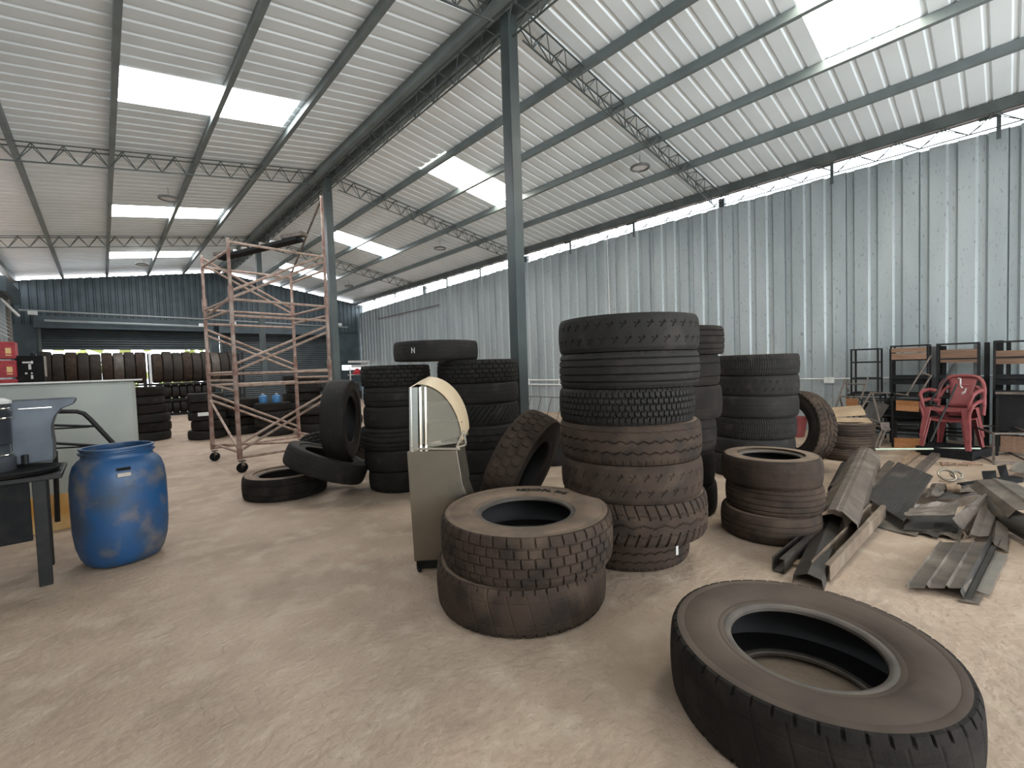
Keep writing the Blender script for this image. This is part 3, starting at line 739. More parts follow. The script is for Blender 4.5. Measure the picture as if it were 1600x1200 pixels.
# ------------------------------------------------------------------ steel cart with curved hood
O = V((1.595, 2.87, 0)); U = V((.78, -.626, 0)); D = V((.70, .71, 0)).normalized()
t = thing('steel_cart', 'tall narrow stainless steel cart with curved cream hood beside near tyre pair', 'cart', O)
def PP(u, d, z): return U*u + D*d + V((0, 0, z))
b = B(); wv = .355; dv = .36
b.poly([PP(0, 0, .07), PP(wv, 0, .07), PP(wv+.01, 0, .62), PP(wv-.02, 0, .865), PP(-.02, 0, .865)], D*dv); b.build('lower_cabinet', 'steel', t, bevel=.004)
b = B(); b.poly([PP(wv+.002, .03, .12), PP(wv+.10, .08, .10), PP(wv+.07, .06, .42), PP(wv+.012, .0, .62)], D*.25); b.build('bent_side_panel', 'steel', t)
b = B(); b.poly([PP(.01, .02, .005), PP(wv-.02, .02, .005), PP(wv-.02, .02, .07), PP(.01, .02, .07)], D*(dv-.04)); b.build('plinth', 'black', t)
for u_, d_ in ((.02, .0), (wv-.03, .0), (.02, dv-.04), (wv-.03, dv-.04)):
    c = B(); q = PP(u_, d_, .0); c.tube([q+V((-.008, -.03, .022)), q+V((.008, -.03, .022))], .02, 12); c.build('castor', 'black_matt', t)
# hood: posts, curved cover, shelves, glass
b = B()
for u_ in (.015, .075, .112): b.bar(PP(u_, .01, .865), PP(u_+.012, .01, 1.325), .018, .018)
b.poly([PP(.0, .0, .868), PP(.06, .0, .868), PP(.075, 0, 1.325), PP(.015, 0, 1.325)], D*.004)
b.poly([PP(.0, dv-.004, .868), PP(.06, dv-.004, .868), PP(.075, dv-.004, 1.325), PP(.015, dv-.004, 1.325)], D*.004)
b.bar(PP(.06, -.01, .89), PP(.36, -.01, .875), .02, .014); b.bar(PP(.06, .0, .89), PP(.06, dv, .89), .012)
b.build('hood_frame', 'chrome', t)
arc = [(.015, 1.325), (.075, 1.352)] + [(.075+.305*sin(a*pi/2/14), .93+.422*cos(a*pi/2/14)) for a in range(1, 15)]
b = B(); n_ = len(arc)
vs = [PP(u_, d_, z+(.04 if d_ else 0)) for (u_, z) in arc for d_ in (0, dv)]; fs = [(2*i, 2*i+2, 2*i+3, 2*i+1) for i in range(n_-1)]
inn = [PP(u_*.985, d_, z-.006+(.04 if d_ else 0)) for (u_, z) in arc for d_ in (0, dv)]
k = len(vs); vs += inn; fs += [(k+2*i+1, k+2*i+3, k+2*i+2, k+2*i) for i in range(n_-1)] + [(2*i, k+2*i, k+2*i+2, 2*i+2) for i in range(n_-1)] + [(2*i+1, 2*i+3, k+2*i+3, k+2*i+1) for i in range(n_-1)]
b.add(vs, fs); b.build('curved_cover', 'cream', t, smooth=True)
b = B(); b.poly([PP(.115, .006, .89)] + [PP(u_-.012, .006, z-.012) for (u_, z) in arc[2:]] , D*.003); b.build('side_glass', 'acrylic', t)
b = B(); b.poly([PP(.06, dv-.02, .87)] + [PP(u_-.008, dv-.02, z-.012) for (u_, z) in arc[1:]] , D*.003); b.build('back_panel', 'steel', t)
b = B(); b.bar(PP(.09, .18, 1.20), PP(.29, .18, 1.20), .30, .006); b.bar(PP(.09, .18, 1.06), PP(.36, .18, 1.06), .30, .006); b.build('shelf', 'steel', t)
b = B(); b.bar(PP(.335, -.005, .885), PP(.39, .0, 1.0), .015); b.bar(PP(.39, .0, 1.0), PP(.40, .0, .90), .012); b.bar(PP(.40, .0, .90), PP(.335, -.005, .885), .012); b.bar(PP(.28, .2, 1.07), PP(.33, .2, 1.05), .03, .02); b.build('hinge_bracket', 'chrome', t)

# ------------------------------------------------------------------ blue drum
t = thing('plastic_drum', 'big dusty blue plastic drum standing open on the floor at left', 'drum', (.06, 4.83, 0), .35)
b = B()
prof = [(.001, .004), (.20, .004), (.235, .02), (.262, .07), (.285, .16), (.297, .28), (.300, .45), (.299, .62), (.290, .72), (.272, .785), (.245, .822), (.228, .835), (.222, .845), (.222, .868),
        (.236, .872), (.238, .884), (.222, .888), (.222, .900), (.232, .905), (.232, .918), (.222, .922), (.214, .918), (.212, .86), (.235, .80), (.28, .65), (.285, .3), (.22, .05), (.001, .05)]
b.lathe(prof, 72, sq=.05); b.build('drum_body', 'blue', t, smooth=50)
va = atan2(-4.83, -.06) - .35 + .10
for s_, nm_, m_, zz, hh, ww in ((0, 'handle_recess', 'black_matt', .765, .022, .042), (1, 'worn_label', 'scrap_light', .722, .032, .042)):
    b = B(); r_ = (.281, .291)[s_]; tilt = (.42, .18)[s_]
    c = V((r_*cos(va), r_*sin(va), zz)); Q = Matrix.Rotation(va, 3, 'Z') @ Matrix.Rotation(-tilt, 3, 'Y')
    b.box(c, (.012, ww*2, hh), 0, Q); b.build(nm_, m_, t, bevel=.003)

# ------------------------------------------------------------------ left corner: black table and what stands on it
t = thing('black_table', 'black table with deep apron and plank leg at the left edge', 'table', (-.40, 4.62, 0))
b = B(); b.box((-.55, .25, .775), (1.40, .62, .035)); b.build('tabletop', 'black', t, bevel=.006)
b = B(); b.box((-.62, .0, .55), (1.20, .04, .42)); b.build('apron', 'black_matt', t)
b = B(); b.box((-.62, .03, .68), (.08, .09, .02)); 
for x_, y_ in ((.0, .0), (-1.15, .0), (-.02, .48), (-1.15, .48)):
    b = B(); b.box((x_+.03, y_, .38), (.07, .05, .76)); b.build('leg', 'black', t, bevel=.004)
t = thing('griddle_tray', 'flat black tray jutting over the right end of the black table', 'tray', (-.52, 4.80, .797))
b = B(); b.lathe([(.001, 0), (.24, 0), (.27, .03), (.262, .03), (.235, .008), (.001, .008)], 32); b.build('tray', 'black', t, smooth=True)
b = B(); b.tube([(.05, .25, .03), (.05, .25, .10)], .02); b.build('knob', 'black', t)
# stainless urn
t = thing('steel_urn', 'stainless steel urn with pale lid at the left edge on the table', 'urn', (-.70, 5.02, .795))
b = B(); b.lathe([(.001, 0), (.19, 0), (.19, .10), (.165, .13), (.165, .20), (.175, .21), (.175, .40), (.182, .41), (.182, .50), (.18, .505), (.001, .505)], 48); b.build('urn_body', 'steel_blue', t, smooth=True)
b = B(); b.lathe([(.188, .505), (.188, .525), (.15, .545), (.06, .555), (.001, .555)], 48); b.build('urn_lid', 'white', t, smooth=True)
for zz in (.13, .40, .47):
    b = B(); b.torus((0, 0, zz), .183, .005, 48, 6); b.build('bright_band', 'chrome', t)
# hopper with curved cut side
t = thing('steel_hopper', 'bluish steel hopper with curved cut side beside the urn', 'hopper', (-.42, 5.1, .8))
b = B()
pts = [(-.12, .02), (.10, .02), (.105, .16), (.10, .22), (.10, .30), (.12, .37), (.16, .43), (.235, .465), (.25, .50), (.235, .515), (-.12, .515)]
d_ = V((.99, .05, 0)); e_ = V((.05, .3, 0))
b.poly([V((x_, x_*.0, z_)) for x_, z_ in pts], (0, .30, 0)); b.build('hopper_shell', 'steel_blue', t, bevel=.006)
b = B(); b.box((.02, -.006, .45), (.18, .01, .005)); b.build('bright_seam', 'chrome', t)
# white bucket
t = thing('white_bucket', 'white plastic bucket cut by the left edge of the view', 'bucket', (-.715, 4.6, .795))
b = B(); b.lathe([(.001, 0), (.10, 0), (.125, .23), (.135, .235), (.135, .25), (.118, .25), (.098, .01), (.001, .01)], 32); b.build('bucket_body', 'white', t, smooth=True)
# tubular frame
b = B()
F0 = [V((-0.500, 6.200, 1.175)), V((-0.205, 6.200, 1.148)), V((-0.156, 6.200, 1.124)), V((-0.112, 6.200, 1.062)), V((0.053, 6.200, 0.786)), V((0.150, 6.200, 0.529))]
b.tube(F0, .022, 10); b.tube([V((-0.457, 6.200, 1.042)), V((-0.087, 6.200, 0.988))], .012, 8); b.tube([V((-0.459, 6.200, 0.999)), V((-0.121, 6.200, 0.985))], .008, 8)
b.tube([V((-0.482, 6.200, 0.880)), V((-0.036, 6.200, 0.779))], .014, 8); b.tube([V((-0.485, 6.200, 0.813)), V((-0.083, 6.200, 0.786))], .008, 8); b.tube([V((-0.376, 6.200, 0.778)), V((-0.384, 6.200, 0.435)), V((-0.393, 6.200, 0.092))], .02, 8)
b.tube([V((0.133, 6.200, 0.586)), V((0.115, 6.200, -0.176))], .02, 8)
tag(b.build('tubular_frame', 'black', smooth=True), 'black bent tubular frame in front of the grey chest', 'frame')
# grey chest
t = thing('grey_chest', 'large pale grey metal chest behind the blue drum', 'chest', (0, 0, 0))
x0, x1, y0, y1 = -.98, .30, 7.35, 8.5
b = B(); b.box(((x0+x1)/2, (y0+y1)/2, .73), (x1-x0, y1-y0, 1.40)); b.build('chest_body', 'grey_chest', t, bevel=.04)
b = B(); b.box(((x0+x1)/2+.02, (y0+y1)/2, 1.44), (x1-x0+.10, y1-y0+.08, .022)); b.build('chest_lid', 'white', t, bevel=.008)
b = B(); b.box(((x0+x1)/2, (y0+y1)/2, .03), (x1-x0-.1, y1-y0-.1, .06)); b.build('plinth', 'black', t)
# orange board with oval emblem
t = thing('orange_board', 'orange board with brown oval emblem between table leg and drum', 'board', V((-0.380, 6.250, 0.140)))
b = B(); b.box((0, 0, 0), (.52, .015, .42)); b.build('panel', 'orange', t)
b = B(); b.torus((.17, -.011, -.01), .085, .007, 36, 6, Matrix.Rotation(pi/2, 3, 'X') @ Matrix.Diagonal((1, 1, 1))); b.torus((.18, -.011, -.01), .065, .006, 36, 6, Matrix.Rotation(pi/2, 3, 'X'))
b.tube([(.13, -.012, .0), (.16, -.012, .03), (.20, -.012, .0), (.17, -.012, -.03), (.13, -.012, -.02)], .012, 6); b.build('emblem', 'brown', t)
b = B(); b.box((0, .02, -.235), (.56, .10, .05)); b.build('foot', 'black', t)
# crates at left
cl = ['lowest', 'second', 'third']
for i in range(3):
    b = B(); o = thing('red_crate', 'red plastic bottle crate at the left edge, %s of the pile' % ('lowest', 'middle', 'topmost')[i], 'crate', (-1.36, 12.2, 1.22+i*.335), 0, 'red crates')
    for (c, d) in (((0, -.19, .15), (.44, .015, .30)), ((0, .19, .15), (.44, .015, .30)), ((-.215, 0, .15), (.015, .38, .30)), ((.215, 0, .15), (.015, .38, .30)), ((0, 0, .01), (.44, .38, .02))): b.box(c, d)
    b.build('crate_body', 'red', o, bevel=.006)
    b = B(); b.box((0, -.2, .28), (.45, .02, .03)); b.box((.0, -.2, .08), (.45, .02, .02)); b.build('rim', 'red', o)
    b = B(); b.box((.14, -.205, .12), (.07, .008, .14)); b.build('yellow_mark', 'orange', o)
b = B(); b.box((-1.36, 12.25, .605), (.55, .6, 1.21)); tag(b.build('dark_cabinet', 'black_matt', bevel=.01), 'dark cabinet under the pile of red crates', 'cabinet')
t = thing('black_crate', 'black crate with white marks standing right of the red crates', 'crate', (-.98, 12.3, 0))
b = B(); b.box((0, 0, .98), (.36, .36, 1.93)); b.build('crate_body', 'black_matt', t, bevel=.01)
b = B()
for x_, z_, w_, h_ in ((-.04, 1.82, .10, .03), (.03, 1.82, .03, .05), (.0, 1.74, .035, .10), (-.05, 1.62, .03, .03), (.02, 1.62, .02, .03), (.02, 1.55, .03, .07)): b.box((x_, -.185, z_), (w_, .008, h_))
b.build('white_mark', 'white', t)
b = B(); b.box((.2, -.16, 1.74), (.03, .04, .38)); b.build('pale_edge', 'scrap_light', t)
# louvre panel and strut on the left wall
t = thing('louvre_panel', 'white slatted louvre panel on the left wall near the far corner', 'louvre', (0, 0, 0))
for k in range(11):
    b = B(); z_ = 2.80+k*.115; b.add([(-1.98, 18.0, z_), (-1.98, 20.6, z_), (-2.06, 20.6, z_+.085), (-2.06, 18.0, z_+.085)], [(0, 1, 2, 3)]); b.build('slat', 'white', t)
b = B(); b.box((-2.03, 20.63, 3.4), (.1, .06, 1.35)); b.build('louvre_frame', 'scrap_light', t)
b = B(); b.bar(V((-2.042, 19.300, 3.872)), V((-1.723, 19.600, 3.412)), .05, .05); tag(b.build('pale_strut', 'white'), 'pale diagonal strut in front of the louvre panel', 'strut')
b = B(); b.box((-2.0, 20.3, 4.22), (.3, 3.2, .42)); tag(b.build('dark_wall_box', 'dark_sheet'), 'dark box along the left wall under the eave', 'box')  # plain dark box against the wall below the eave
# white shelf and red bucket in the far right corner
b = B(); b.box((9.55, 21.9, 1.95), (1.1, .03, .10)); b.box((9.60, 21.9, 1.72), (.9, .03, .14)); b.box((9.1, 21.95, .85), (.05, .05, 1.7)); b.box((10.0, 21.95, .85), (.05, .05, 1.7)); b.box((9.55, 21.95, 1.3), (1.0, .4, .04))
tag(b.build('white_shelf', 'white'), 'shelf with white boards in the far right corner', 'shelf')
b = B(); b.lathe([(.001, 0), (.20, 0), (.24, .10), (.15, .17), (.13, .24), (.05, .30), (.001, .30)], 20, (9.40, 21.8, 1.32)); tag(b.build('red_cover', 'red', smooth=True), 'red bundle on the shelf in the far right corner', 'bundle')

# ------------------------------------------------------------------ chairs and desk frames by the right wall
def desk_frame(label, loc, rz, w_=.42, d_=.40, h_=.76, flip=False, panel=None, tm='black', th=.025, tilt=None, boards=(), name='desk_frame', cat='frame', group='desk and stool frames'):
    t = thing(name, label, cat, loc, rz, group)
    zz = lambda z: (h_-z) if flip else z
    for i, (x_, y_) in enumerate(((-1, -1), (1, -1), (-1, 1), (1, 1))):
        b = B(); b.bar((x_*w_/2, y_*d_/2, zz(0)), (x_*w_/2, y_*d_/2, zz(h_)), th, th); b.build('leg', tm, t)
    for z_ in (h_-th/2, h_*.30, h_*.66) + ((th/2,) if flip else ()):
        b = B()
        for s_ in (-1, 1):
            b.bar((-w_/2, s_*d_/2, zz(z_)), (w_/2, s_*d_/2, zz(z_)), th*.9, th*.9); b.bar((s_*w_/2, -d_/2, zz(z_)), (s_*w_/2, d_/2, zz(z_)), th*.9, th*.9)
        b.build('rail', tm, t)
    if panel: b = B(); b.box((0, 0, zz(h_*.70)), (w_-.03, d_-.03, .14)); b.build('book_tray', panel, t)
    for (y_, z_, hh, m_) in boards:
        b = B(); b.box((0, y_, zz(z_)), (w_-.02, .015, hh)); b.build('wooden_board', m_, t)
    if tilt: t.rotation_euler = (tilt[0], tilt[1], rz)
    return t
RZ = -pi/2   # local -y faces the hall (towards -x)
# back row against the wall, two high
row = [(1.62, 'desk_frame'), (1.06, 'a'), (.53, 'b'), (-.02, 'c')]
for i, y_ in enumerate((1.64, 1.07, .52, -.08)):
    wh = ['leftmost', 'second from left', 'third from left', 'rightmost'][i]
    desk_frame('black desk frame on the floor against the wall, %s' % wh, (9.72, y_, 0), RZ, .44, .42, .78, False, 'black_matt')
    bd = {0: (), 1: ((-.215, .18, .10, 'wood_dull'), (-.22, .08, .07, 'wood_dull')), 2: ((.16, .20, .20, 'wood_dull'),), 3: ((.18, .24, .20, 'wood_dull'),)}[i]
    desk_frame('upturned black frame on top of the row, %s' % wh, (9.72, y_, .785), RZ, .36 if i == 0 else .44, .34, .80 if i else .77, True, None if i == 0 else 'black_matt', boards=bd)
for i, (y_, z0, z1, w_) in enumerate(((1.33, .2, 1.54, .08), (.80, .2, 1.55, .16), (.70, .2, 1.55, .07), (.22, .2, 1.58, .06), (.10, .2, 1.60, .10), (-.0, .2, 1.58, .05), (.33, .2, 1.56, .07))):
    b = B(); b.box((9.98, y_, (z0+z1)/2-.1), (.03, w_, z1-z0+.2)); 
    tag(b.build('steel_strip', 'black' if i not in (1, 6) else 'lamp_body'), 'dark upright slat leaning on the wall, %s from the left' % ['first', 'third', 'second', 'fifth', 'sixth', 'seventh', 'fourth'][i], 'slat', 'upright slats behind the chairs')
for i, (x_, y_, a_, lb_) in enumerate(((9.22, 1.42, .25, 'dark frame standing in front of the leftmost frames, left of the orange boards'), (9.22, .52, -.1, 'dark frame hidden right behind the faded red armchairs'), (9.25, 1.00, .05, 'dark frame just behind the two orange wooden boards'))):
    desk_frame(lb_, (x_, y_, 0), RZ+a_, .42, .38, (.74, .80, .72)[i], False, 'black_matt')
# big square box-like desk at the right edge
t = thing('steel_desk', 'large dark desk under the frames at the right edge', 'desk', (9.3, -.30, 0), 0)
b = B(); b.box((0, 0, .86), (.5, .85, .04)); b.build('desktop', 'black', t); b = B(); b.box((0, .0, .6), (.46, .80, .5)); b.build('desk_body', 'black_matt', t)
b = B(); b.bar((-.26, -.4, .87), (-.26, .42, .87), .05, .03); b.build('edge_rail', 'iron', t)
for y_ in (-.4, .4):
    b = B(); b.bar((-.22, y_, 0), (-.22, y_, .85), .03); b.bar((.22, y_, 0), (.22, y_, .85), .03); b.build('leg', 'black', t)
# leaning frame at left with a wooden seat
def frame_obj(name, label, pts_list, r, m_, cat='frame', boards=(), group='loose chair frames'):
    t = thing(name, label, cat, (0, 0, 0), 0, group)
    b = B()
    for pts in pts_list: b.tube(pts, r, 6)
    b.build('tube_frame', m_, t)
    for (pa, pb, pc, m2) in boards:
        pa, pb, pc = V(pa), V(pb), V(pc); b = B(); b.slab(pa, pb-pa, pc-pa, [(0, 0), (.5, -.01), (1, 0)], .012); b.build('wooden_board', m2, t)
    return t
frame_obj('chair_frame', 'tilted chair frame with short wooden seat left of the upturned frames',
    [[V((9.300, 1.854, 1.055)), V((9.100, 1.976, 0.491)), V((9.000, 1.963, 0.425))], [V((9.500, 1.903, 1.046)), V((9.500, 1.850, 0.825))], [V((9.500, 1.885, 0.958)), V((9.500, 1.621, 0.959))], [V((9.300, 1.553, 1.075)), V((9.000, 1.652, 0.517))], [V((9.200, 1.933, 0.766)), V((9.200, 1.637, 0.753))], [V((9.300, 1.936, 0.748)), V((9.300, 1.874, 0.444))], [V((9.500, 1.621, 0.959)), V((9.500, 1.726, 0.412))]],
    .014, 'iron', 'chair', [(V((9.250, 1.837, 0.733)), V((9.250, 1.672, 0.727)), V((9.250, 1.837, 0.603)), 'wood')])
frame_obj('chair_frame', 'tilted dusty frame standing on one corner with a crossed brace',
    [[V((8.900, 1.446, 0.860)), V((8.700, 1.581, 0.519))], [V((8.900, 1.430, 0.850)), V((8.600, 1.292, 0.410))], [V((8.700, 1.581, 0.519)), V((8.600, 1.269, 0.412))], [V((8.700, 1.597, 0.468)), V((8.600, 1.269, 0.354))], [V((9.000, 1.602, 0.468)), V((9.200, 1.247, 0.541))], [V((9.200, 1.487, 0.830)), V((9.300, 1.237, 0.819))], [V((9.300, 1.237, 0.819)), V((9.200, 1.223, 0.369))],
     [V((8.600, 1.254, 0.355)), V((8.300, 1.306, 0.085))], [V((8.600, 1.217, 0.358)), V((8.300, 1.269, 0.089))], [V((8.800, 1.600, 0.203)), V((8.600, 1.368, 0.132)), V((8.600, 1.322, 0.175))]], .016, 'iron', 'chair',
    [(V((8.950, 1.577, 0.495)), V((9.050, 1.455, 0.759)), V((8.950, 1.368, 0.386)), 'scrap_dark'), (V((8.550, 1.277, 0.436)), V((8.650, 1.187, 0.431)), V((8.500, 1.255, 0.329)), 'iron')])
# dark chair frame with two bright boards
t = thing('school_chair', 'black framed chair lying on its back with two orange wooden boards', 'chair', (0, 0, 0), 0, 'wooden school chairs')
b = B()
X_ = 9.0
for a_, c_ in (((1394,613), (1394,700)), ((1444,613), (1445,700)), ((1390,616), (1445,618)), ((1395,663), (1440,666)), ((1394,672), (1440,672))):
    pass
b.bar(V((9.000, 1.204, 0.859)), V((9.000, 1.197, 0.024)), .03); b.bar(V((9.000, 0.852, 0.847)), V((9.000, 0.851, 0.062)), .03); b.bar(V((9.000, 1.250, 0.818)), V((9.000, 0.831, 0.819)), .03); b.bar(V((9.000, 1.189, 0.393)), V((9.000, 0.859, 0.417)), .03)
b.bar(V((8.900, 1.176, 0.336)), V((8.900, 0.849, 0.362)), .025); b.bar(V((9.200, 1.200, 0.523)), V((9.200, 1.070, 0.729)), .02)
b.build('frame', 'black', t)
b = B(); b.slab(V((8.970, 1.155, 0.744)), V((8.970, 0.892, 0.733))-V((8.970, 1.155, 0.744)), V((8.970, 1.155, 0.586))-V((8.970, 1.155, 0.744)), [(0, 0), (.5, .015), (1, 0)], .012); b.build('backrest', 'wood', t, label='bright orange plywood backrest')
b = B(); b.slab(V((8.970, 1.178, 0.160)), V((8.970, 0.863, 0.180))-V((8.970, 1.178, 0.160)), V((8.970, 1.178, 0.001))-V((8.970, 1.178, 0.160)), [(0, 0), (.5, .015), (1, 0)], .012); b.build('seat', 'wood', t, label='bright orange plywood seat')
b = B(); b.box((9.35, 1.05, .55), (.3, .5, .35)); b.build('dark_tray', 'black_matt', t)
frame_obj('chair_frame', 'leaning ladder-like grey frame in front of the wooden boards',
    [[V((9.200, 0.780, 1.412)), V((8.900, 1.028, 0.820))], [V((9.200, 0.779, 1.105)), V((8.950, 0.897, 0.820))], [V((9.100, 0.898, 1.158)), V((9.200, 0.779, 1.105))], [V((8.900, 1.146, 0.847)), V((8.900, 0.999, 0.821))]], .012, 'iron')
frame_obj('chair_frame', 'long thin frame leaning diagonally across the pink chair',
    [[V((8.900, 0.509, 1.286)), V((8.600, 0.741, 0.740))], [V((8.600, 0.472, 1.012)), V((8.300, 0.707, 0.240))], [V((8.600, 0.741, 0.722)), V((8.600, 0.629, 0.690))], [V((8.700, 0.803, 0.711)), V((8.600, 0.501, 0.414))]], .012, 'black')
# low open table frame at the right edge
t = thing('low_table_frame', 'low grey open table frame at the right edge in front', 'frame', (0, 0, 0), 0, 'loose chair frames')
hz = .42
cs = [V((8.950, 0.361, 0.367)), V((9.300, 0.127, 0.353)), V((8.500, -0.104, 0.352)), V((8.200, 0.166, 0.365))]
q = [V((9.02, .34, .40)), V((9.25, -.02, .40)), V((8.55, -.20, .40)), V((8.32, .12, .40))]
b = B()
for i in range(4): b.bar(q[i], q[(i+1) % 4], .022)
b.build('top_frame', 'iron', t)
for i in range(4):
    b = B(); b.bar(q[i], V((q[i].x, q[i].y, 0)), .022); b.build('leg', 'iron', t)
b = B()
for i in range(4): b.bar(V((q[i].x, q[i].y, .03)), V((q[(i+1) % 4].x, q[(i+1) % 4].y, .03)), .02)
b.build('bottom_frame', 'iron', t)
b = B(); b.slab((9.2, -.35, .05), (0, .42, 0), (0, 0, .22), [(0, 0), (1, 0)], .015); tag(b.build('loose_board', 'wood_dull'), 'dull reddish board standing at the right edge', 'board', 'loose boards')
b = B(); b.slab(V((9.050, 0.423, 0.341)), V((9.050, 0.258, 0.354))-V((9.050, 0.423, 0.341)), V((9.050, 0.421, 0.056))-V((9.050, 0.423, 0.341)), [(0, 0), (1, 0)], .015); tag(b.build('loose_board', 'scrap'), 'grey brown board standing below the pink chair', 'board', 'loose boards')
b = B(); b.tube([V((8.200, 1.491, 0.060)), V((8.750, 0.248, 0.129))], .014, 8); tag(b.build('pale_rod', 'green_white'), 'long pale green rod lying across in front of the chairs', 'rod')
# pink plastic armchairs, stacked
def plastic_chair(label, loc, rz, m_='chair_pink'):
    t = thing('plastic_armchair', label, 'chair', loc, rz, 'stacked plastic armchairs')
    b = B()   # seat: slightly dished grid, front at -y
    n_ = 10; vs = []; fs = []
    for th_ in (0, -.012):
        for i in range(n_+1):
            for j in range(n_+1):
                x_ = (-1+2*i/n_); y_ = (-1+2*j/n_); w_ = .235-.03*(y_+1)/2
                vs.append((x_*w_, y_*.21, .42 - .02*(1-x_*x_)*(1-.3*y_) - .035*max(0, -y_-.6)*1.5 - .02*(y_+1)/2 + th_))
    L_ = (n_+1)**2
    for i in range(n_):
        for j in range(n_):
            a = i*(n_+1)+j; fs.append((a, a+n_+1, a+n_+2, a+1)); fs.append((a+L_, a+1+L_, a+n_+2+L_, a+n_+1+L_))
    for i in range(n_):
        for (a, c_) in ((i, i+1), ((i+1)*(n_+1), i*(n_+1)), (n_*(n_+1)+i+1, n_*(n_+1)+i)[::-1], ((i)*(n_+1)+n_, (i+1)*(n_+1)+n_)): fs.append((a, c_, c_+L_, a+L_))
    b.add(vs, fs); b.build('seat', m_, t, smooth=True)
    def leg(xs, ys, xt, yt, w0=.045, w1=.075):
        b = B(); sg = 1 if xt > 0 else -1
        pts = [(-w1, 0), (0, 0), (0, w1)] ; qts = [(-w0, 0), (0, 0), (0, w0)]
        fy = 1 if yt < 0 else -1
        A = [V((xt+sg*px_, yt+fy*py_, .41)) for px_, py_ in pts]; Bq = [V((xs+sg*px_, ys+fy*py_, 0)) for px_, py_ in qts]
        o = V((-sg*.008, fy*.008, 0)); vs = A + Bq + [v+o for v in A+Bq]
        b.add(vs, [(0, 1, 4, 3), (1, 2, 5, 4), (6, 9, 10, 7), (7, 10, 11, 8), (0, 3, 9, 6), (2, 8, 11, 5), (0, 6, 7, 1), (1, 7, 8, 2), (3, 4, 10, 9), (4, 5, 11, 10)]); b.build('leg', m_, t)
    leg(-.27, -.26, -.235, -.215); leg(.27, -.26, .235, -.215); leg(-.25, .25, -.205, .20); leg(.25, .25, .205, .20)
    # backrest: arched rim and wide centre splat
    rim = []
    for k in range(17):
        a = pi*k/16; rim.append((.245*(abs(cos(a))**.6)*(1 if cos(a) > 0 else -1), .205+.12*(sin(a)**.6), .44+.40*(sin(a)**.55)))
    b = B(); b.tube(rim, [.022]*17, 8); b.build('back_rim', m_, t, smooth=True)
    b = B(); vs = []
    for k in range(9):
        f = k/8; z_ = .41+.43*f; w_ = .115+.08*abs(f-.40)**1.3*1.2; y_ = .205+.12*f**.8
        for s_ in range(7): u_ = -1+s_/3; vs.append((u_*w_, y_ + .02*(1-u_*u_), z_))
    fs = [(k*7+s_, k*7+s_+1, (k+1)*7+s_+1, (k+1)*7+s_) for k in range(8) for s_ in range(6)]
    b.add(vs, fs); o = b.build('back_splat', m_, t, smooth=True); sm = o.modifiers.new('solid', 'SOLIDIFY'); sm.thickness = .008
    for s_ in (-1, 1):
        b = B(); b.tube([(s_*.235, .20, .62), (s_*.275, .05, .65), (s_*.285, -.12, .635), (s_*.275, -.21, .60), (s_*.25, -.225, .50), (s_*.235, -.215, .41)], [.022, .024, .024, .022, .018, .018], 8); b.build('armrest', m_, t, smooth=True)
    return t
pc = plastic_chair('faded red plastic armchair with white paint marks, upper of two', (8.74, .52, .27), -1.85)
b = B(); b.tube([(-.055, .318, .80), (-.03, .322, .80), (-.025, .312, .70), (.0, .300, .66)], .010, 6); b.tube([(-.05, .285, .56), (-.02, .290, .58), (.03, .296, .62), (.04, .296, .66), (.03, .29, .60), (-.03, .283, .54)], .008, 6); b.build('paint_mark', 'white', pc)
pc2 = plastic_chair('red plastic armchair nested below the faded one', (8.74, .52, .13), -1.85)
b = B(); b.box((8.80, .52, .06), (.60, .60, .12), -.28); tag(b.build('low_plinth', 'black_matt'), 'low dark box under the stacked plastic chairs', 'box')
b = B(); b.lathe([(.001, 0), (.14, 0), (.19, .34), (.20, .36), (.18, .36), (.13, .02), (.001, .02)], 24, (9.35, 2.62, .0)); tag(b.build('red_bucket', 'chair_pink', smooth=True), 'reddish bucket seen through the leaning tyre by the wall', 'bucket')

# steel trestle behind the post
t = thing('rebar_trestle', 'thin rod trestle standing against the wall behind the ridge post', 'trestle', (0, 0, 0))
b = B(); b.bar((8.6, 9.2, .62), (8.6, 6.2, .62), .02); b.build('top_bar', 'iron', t)
for k in range(8):
    b = B(); y_ = 9.1-k*.38; b.bar((8.6, y_, .62), (8.45, y_+.12, 0), .016); b.build('leg', 'iron', t)

# ------------------------------------------------------------------ scrap metal on the floor
def sheet(name, label, O, U, W_, prof, m_, th=.004, uprof=None, cat='sheet', group='scrap metal sheets'):
    b = B(); b.slab(O, V(U), V(W_), prof, th, uprof); return tag(b.build(name, m_), label, cat, group)
def ribs(n, h=.012, w=.08):
    p = [(0, 0)]
    for k in range(n):
        c = (k+.5)/n; p += [(c-w/2-.012, 0), (c-w/4, h), (c+w/4, h), (c+w/2+.012, 0)]
    return p + [(1, 0)]
# half-hexagon ridge channel resting raised on the rails
a0, a1 = V(V((4.150, 0.897, 0.180))), V(V((7.022, 1.200, 0.220))); U_ = a1-a0; ww = U_.normalized().cross(V((0, 0, 1)))*.30
b = B(); b.slab(a0-ww*.5+V((0, 0, .0)), U_, ww, [(0, -.10), (.06, -.0), (.35, .075), (.52, .082), (.55, .074), (.65, .074), (.95, -.01), (1, -.13)], .006)
tag(b.build('ridge_channel', 'scrap'), 'long folded grey ridge channel, open end facing the camera', 'channel', 'scrap metal channels')
def G_(p): return V(p)
